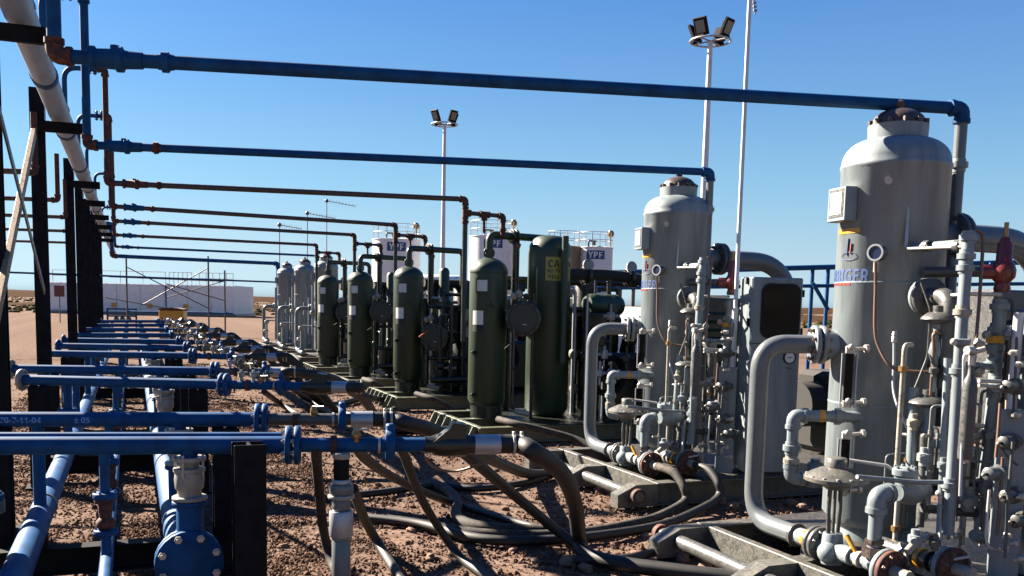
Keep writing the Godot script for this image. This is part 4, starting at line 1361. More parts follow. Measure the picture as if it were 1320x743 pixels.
	var tm := ["grey", "off_white", "grey", "zinc", "copper", "dark_grey"]
	for k in 26:
		var a := rg.randf_range(-0.42, 0.42)
		var b := rg.randf_range(0.48, 0.90)
		var h0 := rg.randf_range(0.22, 0.8)
		var h1 := h0 + rg.randf_range(0.25, 0.9)
		var rr: float = [0.005, 0.007, 0.009, 0.014][k % 4]
		var run := Vector3(rg.randf_range(-0.22, 0.22), 0, rg.randf_range(-0.1, 0.1))
		part(G().tube(bend([C + Vector3(a, h0, b), C + Vector3(a, h1, b), C + Vector3(a, h1, b) + run], 0.03, 4), rr, 8), "tubing", M[tm[k % 6]], o)
		var fc := C + Vector3(a, lerpf(h0, h1, rg.randf_range(0.2, 0.8)), b)
		g = G().hexn(fc, Vector3.UP, rr * 1.9, 0.03)
		if k % 2 == 0:
			g.cyl(fc, fc + Vector3(-0.07, 0.005, 0.03), rr * 1.1 + 0.004, 8)
			g.ball(fc + Vector3(-0.075, 0.005, 0.033), rr * 1.2 + 0.008, 8)
		part(g, "fitting", M[["off_white", "grey", "zinc", "brass"][k % 4]], o)
	# relief valve painted red
	var pc := C + q1(1292, 372, 0.55)
	g = G().lathe(pc, Vector3.UP, [[0, -0.02], [0.04, -0.02], [0.044, 0.0], [0.036, 0.03], [0.062, 0.06], [0.066, 0.10], [0.052, 0.14], [0.042, 0.15], [0.04, 0.24], [0.028, 0.26], [0.022, 0.28], [0, 0.28]], 16)
	g.cyl(pc + Vector3(0, 0.09, 0), pc + Vector3(-0.10, 0.09, -0.06), 0.042, 14)
	var pv := part(g, "relief_valve", M["red"], o)
	part(G().cyl(pc + Vector3(0, 0.28, 0), pc + Vector3(0, 0.36, 0), 0.012, 8), "spindle", M["brass"], pv)
	part(G().cyl(pc + Vector3(-0.1, 0.09, -0.06), C + Vector3(-0.05, pc.y + 0.09, 0.33), 0.03, 12), "relief_line", M["dark_grey"], o)
	part(G().lathe(C + q1(1283, 438, 0.55), Vector3.UP, [[0.035, -0.02], [0.046, -0.018], [0.046, 0.02], [0.035, 0.022]], 14), "yellow_tag", M["yellow"], o)
	part(G().ball(C + q1(1272, 432, 0.62), 0.025, 10), "knob", M["off_white"], o)
	# sample bottle
	var bc := C + q1(1244, 592, 0.98)
	part(G().lathe(bc, Vector3.UP, [[0, 0], [0.034, 0.0], [0.036, 0.02], [0.036, 0.36], [0.030, 0.40], [0.016, 0.43], [0.014, 0.47], [0, 0.47]], 18), "sample_bottle", M["dark_grey"], o)
	g = G(); g.box(bc + Vector3(0, 0.50, 0), Vector3(0.03, 0.06, 0.03), Basis(Vector3.UP, 0.6), 0.006)
	g.cyl(bc + Vector3(0, 0.54, 0), bc + Vector3(0.05, 0.56, 0.03), 0.014, 8)
	g.cyl(bc + Vector3(-0.04, 0.55, 0), bc + Vector3(0.0, 0.55, 0), 0.022, 8)
	part(g, "bottle_valve", M["zinc"], o)
	part(G().box(bc + Vector3(0, 0.01, 0), Vector3(0.03, 0.06, 0.03)), "bottle_bracket", M["zinc"], o)
	# gauge board with actuators
	var bd := C + q1(1306, 560, 0.86)
	var fd := Vector3(-0.62, 0, 0.78)
	var bb := Basis(Vector3.UP, -0.67)
	part(G().box(Vector3(bd.x, 0.66, bd.z), Vector3(0.15, 0.92, 0.02), bb, 0.004), "instrument_board", gm, o)
	for e in [[1302, 499], [1297, 571], [1278, 611], [1300, 640], [1312, 672]]:
		var c := C + q1(e[0], e[1], 0.93)
		var ax := Vector3(-0.97, 0.0, 0.22).normalized()
		g = G().lathe(c + ax * 0.03, -ax, [[0, -0.01], [0.02, -0.01], [0.034, 0.0], [0.034, 0.075], [0.045, 0.078], [0.045, 0.10], [0.03, 0.105], [0.03, 0.15], [0, 0.15]], 16)
		var ac := part(g, "actuator", M["dark_grey"] if e[1] != 611 else M["duct"], o)
		part(G().ball(c + ax * 0.075, 0.011, 8), "actuator_tip", M["off_white"], ac)
		part(G().cyl(c + ax * 0.03, c + ax * 0.075, 0.008, 6), "actuator_rod", M["black"], ac)
	for e in [[1308, 700], [1300, 690], [1315, 720], [1296, 705], [1318, 640], [1312, 535], [1308, 455], [1316, 470]]:
		var c := C + q1(e[0], e[1], 0.93)
		g = G().box(c, Vector3(0.04, 0.03, 0.04), Basis(Vector3.UP, 0.5), 0.006)
		g.cyl(c, c + Vector3(-0.06, 0.0, 0.02), 0.008, 6)
		part(g, "needle_valve", M["zinc"], o)
	# galvanised mast
	var mb := C + q1(1309, 470, 0.72)
	part(G().cyl(Vector3(mb.x, 0.2, mb.z), Vector3(mb.x, 1.62, mb.z), 0.026, 14), "mast_sleeve", M["pole_white"], o)
	# bypass piping left of the vessel
	var bp := [C + Vector3(-0.26, 0.98, 0.12), C + Vector3(-0.62, 0.98, -0.05), C + Vector3(-0.62, 0.60, -0.05), C + Vector3(-0.40, 0.60, 0.05)]
	part(G().tube(bend(bp, 0.02, 3), 0.034, 14), "bypass_pipe", gm, o)
	var bdir: Vector3 = (bp[0] - bp[1]).normalized()
	g = G(); elbow_fit(g, bp[1], bdir, Vector3.DOWN, 0.034)
	part(g, "elbow", gm, o)
	g = G(); union_nut(g, bp[1] + bdir * 0.26, bdir, 0.034)
	part(g, "union", gm, o)
	part(G().lathe(bp[1] + bdir * 0.15, bdir, [[0.034, 0], [0.0365, 0], [0.0365, 0.03], [0.034, 0.03]], 16), "yellow_band", M["yellow"], o)
	g = G(); union_nut(g, bp[1] + Vector3(0, -0.20, 0), Vector3.DOWN, 0.036)
	part(g, "union", gm, o)
	g = G(); union_nut(g, bp[1] + Vector3(0, -0.28, 0), Vector3.DOWN, 0.032)
	part(g, "union", M["off_white"], o)
	g = G(); elbow_fit(g, bp[2], Vector3.UP, (bp[3] - bp[2]).normalized(), 0.034)
	part(g, "elbow", gm, o)
	g = G().lathe(bp[3] - (bp[3] - bp[2]) * 0.4, Vector3.UP, [[0, -0.06], [0.05, -0.05], [0.065, 0.0], [0.055, 0.05], [0.055, 0.08], [0.04, 0.1], [0, 0.1]], 14)
	g.hexn(bp[3] - (bp[3] - bp[2]) * 0.4 + Vector3(0, 0.1, 0), Vector3.UP, 0.03, 0.02)
	part(g, "check_valve", M["duct"], o)
	# control panel beside the vessel
	var pc2 := C + q2(998, 480, 0.92)
	var pb := Basis(Vector3.UP, -0.0)
	pb = Basis(Vector3(0.97, 0, 0.243).normalized(), Vector3.UP, Vector3(-0.243, 0, 0.97).normalized())
	var px := pb.x
	var pn := pb.z
	var c0 := Vector3(pc2.x, 0, pc2.z)
	var cab := part(G().box(c0 + Vector3(0, 1.05, 0) - pn * 0.14, Vector3(0.45, 1.66, 0.27), pb, 0.012), "control_panel", gm, o)
	part(rounded_plate(c0 + Vector3(0, 1.60, 0) + px * 0.03, px, Vector3.UP, pn, 0.345, 0.46, 0.075, 0.004, 0.008), "window_frame", M["tyre"], cab)
	part(rounded_plate(c0 + Vector3(0, 1.60, 0) + px * 0.03, px, Vector3.UP, pn, 0.315, 0.43, 0.065, 0.005, 0.012), "window_pane", M["window_black"], cab)
	part(G().box(c0 + Vector3(0, 1.325, 0), Vector3(0.44, 0.006, 0.006), pb), "door_seam", M["ink"], cab)
	for s in [-0.1, 0.13]:
		var gp: Vector3 = c0 + Vector3(0, 1.21, 0) + px * s
		part(G().lathe(gp - pn * 0.01, pn, [[0, 0], [0.055, 0], [0.055, 0.022], [0.047, 0.026], [0.047, 0.016]], 24), "panel_gauge", M["tyre"], cab)
		part(G().lathe(gp + pn * 0.006, pn, [[0.0, 0.001], [0.046, 0.001]], 20), "gauge_face", M["label_white"], cab)
		part(G().box(gp + pn * 0.010, Vector3(0.04, 0.006, 0.002), pb * Basis(Vector3.BACK, 0.1)), "gauge_needle", M["ink"], cab)
		part(G().box(gp - Vector3(0, 0.09, 0) + pn * 0.001, Vector3(0.05, 0.01, 0.004), pb), "gauge_tag", M["dark_grey"], cab)
	for hgt in [1.75, 1.43]:
		part(G().cyl(c0 + px * 0.226 + Vector3(0, hgt - 0.03, 0) + pn * 0.002, c0 + px * 0.226 + Vector3(0, hgt + 0.03, 0) + pn * 0.002, 0.009, 8), "hinge", M["black"], cab)
	part(G().box(c0 - px * 0.235 + Vector3(0, 1.5, 0) - pn * 0.04, Vector3(0.02, 0.07, 0.025), pb, 0.004), "latch", M["black"], cab)
	part(G().box(c0 - px * 0.235 + Vector3(0, 1.85, 0) - pn * 0.1, Vector3(0.018, 0.06, 0.03), pb, 0.004), "latch", M["black"], cab)

func rounded_plate(c: Vector3, u: Vector3, w: Vector3, nn: Vector3, W: float, H: float, rr: float, back: float, front: float) -> Geo:
	var poly := []
	for e in [[1, 1, 0.0], [-1, 1, PI / 2], [-1, -1, PI], [1, -1, PI * 1.5]]:
		for k in 6:
			var q: float = e[2] + PI / 2 * k / 5
			poly.append(Vector2(e[0] * (W * 0.5 - rr) + cos(q) * rr, e[1] * (H * 0.5 - rr) + sin(q) * rr))
	return G().prism(poly, c - nn * back, u, w, nn * (back + front))

func green_skid(C: Vector3, lab: String, big: bool, cap_h: float, detail := true) -> void:
	var o := thing("compressor_skid", lab, "compressor", C, "green compressor skids")
	var gm: Material = M["green"] if big else (M["green_deep"] if cap_h < 1.2 else (M["green_faded"] if cap_h < 1.4 else M["green"]))
	var dm: Material = M["dark_green"]
	skid_frame(o, C, -0.45, 3.4, -0.7, 0.95, M["skid_green"], 0.0)
	# gusset plates on the end beam
	for b in [-0.6, -0.35, -0.1, 0.15, 0.4, 0.65, 0.88]:
		part(G().prism([Vector2(0, 0.02), Vector2(0, 0.2), Vector2(-0.05, 0.2), Vector2(-0.14, 0.02)], C + Vector3(-0.45, 0, b), Vector3.RIGHT, Vector3.UP, Vector3(0, 0, 0.015)), "gusset", M["skid_green"], o)
	# tall filter column
	var r := 0.235
	var prof := [[0.0, 0.32], [r * 0.55, 0.32], [r * 0.85, 0.35], [r, 0.42], [r, 1.985], [r + 0.006, 1.99], [r + 0.006, 2.01]]
	for k in 9:
		var q := PI / 2 * k / 8
		prof.append([r * (cos(q)) if k < 8 else 0.0, 2.01 + 0.17 * sin(q)])
	var v := part(G().lathe(C, Vector3.UP, prof, 32), "filter_column", gm, o)
	part(G().lathe(C, Vector3.UP, [[r * 0.86, 0.2], [r * 0.86, 0.40]], 24), "skirt", dm, v)
	var ring := []
	for k in 13:
		var q := TAU * k / 12
		ring.append(C + Vector3(cos(q) * 0.065, 2.235 + sin(q) * 0.065, 0))
	part(G().tube(ring, 0.012, 6), "lifting_ring", dm, v)
	var ld := Vector3(-0.62, 0, 0.78).normalized()
	part(wrap_patch(C, r, ld, 1.83, 0.17, 0.18, 0.02), "nameplate", M["dark_green"], v)
	part(wrap_patch(C, r, ld, 1.83, 0.12, 0.135, 0.024), "nameplate_face", M["label_grey"], v)
	part(wrap_patch(C, r, Vector3(-0.80, 0, 0.60), 1.44, 0.15, 0.17, 0.003), "label", M["label_white"], v)
	part(wrap_patch(C, r, Vector3(-0.80, 0, 0.60), 1.31, 0.15, 0.085, 0.003), "label", M["ink"], v)
	for h in [1.62, 1.02, 0.5]:
		var d := Vector3(-0.86, 0, 0.5) if h < 1.5 else Vector3(-0.3, 0, 0.95)
		var g := G().cyl(C + d * (r - 0.02) + Vector3(0, h, 0), C + d * (r + 0.07) + Vector3(0, h, 0), 0.018, 8)
		g.cyl(C + d * (r + 0.07) + Vector3(0, h + 0.01, 0), C + d * (r + 0.07) + Vector3(0.06, h - 0.06, 0.0), 0.014, 8)
		part(g, "drain_cock", dm, o)
	# horizontal separator with a round bolted cover
	var cc := C + Vector3(0.30, cap_h, 0.42)
	var cd := Vector3(-0.42, 0, 0.91).normalized()
	part(G().cyl(cc, cc - cd * 0.8, 0.16, 20), "separator", dm, o)
	part(G().lathe(cc - cd * 0.02, cd, [[0, 0], [0.215, 0], [0.22, 0.005], [0.22, 0.04], [0.214, 0.046], [0.175, 0.046], [0.17, 0.036], [0, 0.036]], 32), "round_cover", dm, o)
	var cb := G()
	var cf := Geo.frame(cd)
	for k in 12:
		var q := TAU * k / 12
		cb.hexn(cc + (cf[0] * cos(q) + cf[1] * sin(q)) * 0.196 + cd * 0.025, cd, 0.014, 0.018)
	part(cb, "cover_bolts", M["dark_grey"], o)
	part(G().box(cc + cd * 0.035 + Vector3(0.02, -0.07, 0), Vector3(0.05, 0.012, 0.012), Basis(Vector3.UP, -0.43), 0.002), "cover_handle", M["zinc"], o)
	for e in [[-0.13, 0.27, 0.04], [-0.06, 0.30, 0.045], [0.03, 0.27, 0.035], [-0.02, 0.36, 0.03]]:
		var p := cc + Vector3(e[0], e[1], 0.0)
		part(G().lathe(p, Vector3(-0.5, 0.2, 0.8).normalized(), [[0, -0.05], [e[2], -0.05], [e[2], 0.02], [e[2] * 0.6, 0.03], [e[2] * 0.6, 0.06], [0, 0.06]], 12), "cover_valve", M["off_white"] if e[2] > 0.036 else dm, o)
	# slender drain line down the front
	var px := cc + cd * 0.0 + Vector3(-0.15, 0, 0.08)
	part(G().tube(bend([px + Vector3(0, -0.1, 0), Vector3(px.x, 0.36, px.z), Vector3(px.x + 0.12, 0.30, px.z + 0.05)], 0.05), 0.014, 8), "drain_line", M["steel_pipe"], o)
	for h in [0.85, 0.37]:
		part(G().ball(Vector3(px.x, h, px.z), 0.03, 10), "union", dm, o)
	part(G().tube([Vector3(px.x + 0.02, 1.18, px.z), Vector3(px.x - 0.14, 1.08, px.z + 0.05)], 0.008, 6), "lever", M["steel_pipe"] if cap_h > 1.2 else M["orange"], o)
	part(G().cyl(Vector3(px.x + 0.02, 0.33, px.z + 0.02), Vector3(px.x + 0.18, 0.29, px.z + 0.1), 0.035, 12), "hose_coupling", M["off_white"], o)
	# top header
	var y := 2.46
	var h0 := C + Vector3(0.0, y, 0.0)
	var br := Vector3(0.97, 0, -0.22).normalized()
	part(G().tube(bend([C + Vector3(0.0, 2.15, 0), h0, h0 + br * 1.0, h0 + br * 1.0 + Vector3(0, -0.6, 0)], 0.09, 6), 0.047, 16), "top_header", gm, o)
	var f := G(); flange(f, h0 + br * 0.34, br, 0.09, 0.03, 6)
	flange(f, h0 + br * 0.39, br, 0.09, 0.03)
	part(f, "flange", dm, o)
	part(G().tube(bend([h0 + br * 0.4 + Vector3(0, 0, 0), h0 + br * 0.4 + Vector3(0, -0.9, 0), h0 + br * 0.6 + Vector3(0, -0.9, 0.05)], 0.08), 0.05, 12), "bypass_pipe", dm, o)
	part(G().cyl(h0 + br * 0.42 + Vector3(0, -0.16, 0), h0 + br * 0.42 + Vector3(0, -0.10, 0.06), 0.03, 10), "brass_valve", M["brass"], o)
	if big:
		var bc := C + Vector3(0.80, 0, 0.05)
		var R := 0.275
		var bp := [[0.0, 0.22], [R * 0.8, 0.22], [R, 0.30], [R, 2.26]]
		for k in 9:
			var q := PI / 2 * k / 8
			bp.append([R * (cos(q) * 0.65 + 0.35) if k < 8 else R * 0.35, 2.26 + 0.22 * sin(q)])
		bp.append([0.0, 2.48])
		var bv := part(G().lathe(bc, Vector3.UP, bp, 36), "scrubber_vessel", gm, o)
		for e in [-0.22, 0.44]:
			var sdir := Vector3(e, 0, 0.9).normalized()
			var sw := 0.20 if e < 0 else 0.17
			part(wrap_patch(bc, R, sdir, 2.06, sw, 0.29), "warning_sign", M["sign_yellow"], bv)
			part(wrap_text("CA" if e < 0 else "ON", 0.12, bc, R + 0.003, sdir, 2.12), "sign_lettering", M["ink"], bv)
			part(wrap_text("NO TO" if e < 0 else "CAR", 0.055, bc, R + 0.003, sdir, 2.035), "sign_lettering", M["ink"], bv)
			part(wrap_text("PIEZA" if e < 0 else "CAL", 0.055, bc, R + 0.003, sdir, 1.96), "sign_lettering", M["ink"], bv)
		part(G().cyl(bc + Vector3(0.05, 0.9, R + 0.07), bc + Vector3(0.05, 2.46, R + 0.07), 0.042, 14), "front_pipe", gm, o)
		part(G().cyl(bc + Vector3(0.30, 0.7, R - 0.1), bc + Vector3(0.30, 1.5, R - 0.1), 0.014, 8), "thin_pipe", M["galv"], o)
		# thick insulated suction pipe leaving to the side
		var sp := bc + Vector3(0.2, 2.0, 0.05)
		part(G().tube(curve([sp, sp + Vector3(0.6, 0.02, -0.1), sp + Vector3(1.15, -0.02, -0.2), sp + Vector3(1.5, -0.12, -0.3), sp + Vector3(1.7, -0.4, -0.35), sp + Vector3(1.75, -1.0, -0.35)]), 0.075, 18), "suction_pipe", M["tyre"], o)
		for k in [0.33, 1.02]:
			f = G(); flange(f, sp + Vector3(k, 0.0, -0.03 - k * 0.15), Vector3(1, 0, -0.16), 0.125, 0.05, 8)
			part(f, "flange", dm, o)
			part(G().lathe(sp + Vector3(k, 0.13, -k * 0.15), Vector3(0, 0.2, 1), [[0, 0], [0.04, 0], [0.075, 0.02], [0.075, 0.05], [0, 0.055]], 16), "dial", M["off_white"], o)
	else:
		for e in [[0.62, -0.1, 0.2, 2.12, 0.085], [0.95, 0.1, 0.2, 1.9, 0.10]]:
			var c := C + Vector3(e[0], 0, e[1])
			part(G().lathe(c, Vector3.UP, [[0, e[2]], [e[4], e[2]], [e[4], e[3]], [e[4] * 0.7, e[3] + 0.05], [0, e[3] + 0.07]], 16), "small_vessel", gm if e[4] < 0.09 else dm, o)
		part(G().cyl(C + Vector3(0.3, 1.93, -0.2), C + Vector3(2.2, 1.93, -0.7), 0.07, 14), "suction_pipe", M["tyre"], o)
	# machine frame in the middle of the skid
	var g := G()
	g.box(C + Vector3(1.75, 0.62, -0.05), Vector3(0.9, 0.8, 0.7), Basis.IDENTITY, 0.05)
	for k in 3:
		g.cyl(C + Vector3(1.5 + k * 0.25, 1.0, -0.05), C + Vector3(1.4 + k * 0.32, 1.4, 0.05), 0.1, 14)
	part(g, "compressor_block", dm, o)
	part(G().lathe(C + Vector3(1.45, 0.75, 0.42), Vector3(0, 0, 1), [[0.2, 0], [0.27, 0], [0.27, 0.08], [0.2, 0.08], [0.2, 0]], 28), "flywheel_rim", M["black"], o)
	for k in 5:
		var q := TAU * k / 5
		part(G().tube([C + Vector3(1.45, 0.75, 0.46), C + Vector3(1.45 + cos(q) * 0.22, 0.75 + sin(q) * 0.22, 0.46)], 0.022, 6), "flywheel_spoke", M["black"], o)
	part(G().lathe(C + Vector3(1.3, 1.62, 0.1), Vector3(1, 0, -0.2), [[0, 0], [0.12, 0.02], [0.15, 0.08], [0.15, 0.5], [0.12, 0.56], [0, 0.58]], 20), "silencer", M["off_white"] if not big else gm, o)
	for e in [[1.0, 0.5, 1.5, 0.02], [1.15, 0.45, 1.75, 0.016], [1.28, 0.4, 1.35, 0.025], [0.55, 0.5, 1.2, 0.014], [0.48, 0.3, 1.75, 0.022], [0.75, 0.48, 1.1, 0.018], [2.0, 0.35, 1.7, 0.03], [2.3, 0.3, 1.8, 0.03]]:
		if big and e[0] > 0.5 and e[0] < 1.1: continue
		part(G().cyl(C + Vector3(e[0], 0.2, e[1]), C + Vector3(e[0], e[2], e[1]), e[3], 8), "stand_pipe", M["galv"] if e[3] == 0.016 else dm, o)
	var rg := RandomNumberGenerator.new(); rg.seed = int(absf(C.z) * 10.0)
	for k in 12:
		var p := C + Vector3(rg.randf_range(0.45, 1.5) if not big else rg.randf_range(1.2, 1.75), rg.randf_range(0.5, 1.65), rg.randf_range(0.35, 0.6))
		g = G().box(p, Vector3(rg.randf_range(0.05, 0.14), rg.randf_range(0.05, 0.12), 0.08), Basis(Vector3.UP, rg.randf()), 0.012)
		g.cyl(p - Vector3(0, 0.15, 0), p + Vector3(0, 0.15, 0), 0.016, 8)
		g.cyl(p - Vector3(0.1, 0, 0), p + Vector3(0.1, 0, 0), 0.022, 8)
		part(g, "valve", [dm, dm, M["off_white"], M["galv"], gm][k % 5], o)
	for e in [[0.62, -0.42, 0.17, 1.9], [1.12, -0.5, 0.2, 2.0], [1.62, -0.55, 0.15, 2.1], [0.42, -0.55, 0.12, 1.7]]:
		if big and e[0] > 0.5 and e[0] < 1.2: continue
		var c := C + Vector3(e[0], 0, e[1])
		part(G().lathe(c, Vector3.UP, [[0, 0.2], [e[2], 0.2], [e[2], e[3] - 0.08], [e[2] * 0.75, e[3] - 0.02], [0, e[3]]], 18), "rear_vessel", dm, o)
	for e in [[0.3, 1.93, -0.45, 2.4, 0.05], [0.25, 1.55, 0.2, 1.3, 0.035], [0.3, 1.15, 0.3, 1.5, 0.03], [0.2, 0.75, 0.45, 1.6, 0.035], [0.5, 1.75, 0.0, 1.4, 0.028], [0.2, 0.42, 0.6, 1.2, 0.05]]:
		if big and e[2] > -0.4: continue
		part(G().cyl(C + Vector3(e[0], e[1], e[2]), C + Vector3(e[3], e[1], e[2] - 0.1), e[4], 10), "cross_line", dm, o)
	for e in [[0.55, 0.5, 0.15, 0.4, 0.5, 0.3], [1.0, 0.45, -0.1, 0.5, 0.5, 0.5], [0.75, 1.25, -0.35, 0.35, 0.6, 0.25], [1.35, 1.25, -0.3, 0.4, 0.7, 0.3]]:
		if big and e[0] < 1.3: continue
		part(G().box(C + Vector3(e[0], e[1], e[2]), Vector3(e[3], e[4], e[5]), Basis(Vector3.UP, 0.1), 0.03), "machine_casing", dm, o)
	part(G().box(C + Vector3(0.95 if not big else 1.35, 1.3, 0.3), Vector3(0.3, 0.45, 0.12), Basis.IDENTITY, 0.01), "junction_box", M["off_white"] if not big else dm, o)
	for k in 18:
		var a := rg.randf_range(0.32, 1.35) if not big else rg.randf_range(1.15, 2.1)
		var b := rg.randf_range(-0.35, 0.5)
		var top := rg.randf_range(0.9, 2.05)
		var rr := rg.randf_range(0.012, 0.034)
		part(G().tube(bend([C + Vector3(a, 0.2, b), C + Vector3(a, top, b), C + Vector3(a + rg.randf_range(-0.25, 0.25), top, b - 0.1)], 0.05, 4), rr, 8), "line_pipe", [dm, dm, gm, M["steel_pipe"], dm, M["galv"]][k % 6], o)
		part(G().lathe(C + Vector3(a, lerpf(0.5, top - 0.1, rg.randf()), b), Vector3.UP, [[rr, -0.06], [rr * 1.6, -0.05], [rr * 2.2, -0.02], [rr * 2.2, 0.02], [rr * 1.6, 0.05], [rr, 0.06]], 10), "line_fitting", [dm, gm, M["off_white"]][k % 3], o)
	part(G().box(C + Vector3(2.95, 1.0, 0.1), Vector3(0.6, 1.5, 1.4), Basis.IDENTITY, 0.02), "cooler", dm, o)
	for k in 12:
		part(G().box(C + Vector3(2.95, 0.4 + k * 0.105, 0.81), Vector3(0.54, 0.012, 0.07), Basis(Vector3.RIGHT, 0.6)), "louvre", gm, o)

func build_skids() -> void:
	grey_skid(C1, "large grey compressor skid with RBIGER lettering and red relief valve", true)
	grey_skid(C2, "grey compressor skid with a control panel that has a black window", true)
	for e in [[Vector3(4.75, 0, -24.6), "small grey compressor skid standing next to the green skids"], [Vector3(4.75, 0, -27.8), "grey compressor skid between two other small grey vessels"], [Vector3(4.75, 0, -31.2), "grey compressor skid farthest from the green skids"]]:
		grey_skid(e[0], e[1], false, 0.31)
	green_skid(CG, "green compressor skid with yellow warning signs on its thick vessel", true, 1.44)
	green_skid(Vector3(4.08, 0, -14.36), "green compressor skid with a red lever and its round cover low", false, 1.08)
	green_skid(Vector3(4.03, 0, -17.51), "green compressor skid second from the small grey vessels", false, 1.42)
	green_skid(Vector3(4.05, 0, -20.74), "green compressor skid beside the small grey vessels", false, 1.35)
	# galvanised mast standing by the panel
	var mb := C2 + (q1(1309, 470, 0.72))
	mb.y = 0.0
	var o := thing("mast", "tall thin galvanised mast rising beside the panel with black window", "mast", mb)
	part(G().cyl(mb, mb + Vector3(0, 4.6, 0), 0.018, 12), "pole", M["pole_white"], o)
	part(G().box(mb + Vector3(0, 4.32, 0), Vector3(0.05, 0.12, 0.04), Basis.IDENTITY, 0.005), "mast_clamp", M["dark_grey"], o)
	var g := G()
	for k in 6:
		g.box(mb + Vector3(0.035 + k * 0.005, 4.25 - k * 0.03, 0.0), Vector3(0.035, 0.018, 0.01), Basis.IDENTITY, 0.002)
	g.tube([mb + Vector3(0.02, 4.27, 0), mb + Vector3(0.06, 4.07, 0)], 0.006, 6)
	part(g, "vane", M["off_white"], o)

func hose(lab: String, m: Material, r: float, l: Array, k := 7) -> Node3D:
	var p := []
	for e in l: p.append(e if e is Vector3 else pY(e[0], e[1], e[2]))
	var a: Vector3 = p[0]
	return whole(G().tube(curve(p, k), r, 14), "hose", m, lab, "hose", Vector3(a.x, 0, a.z), "hoses on the ground")

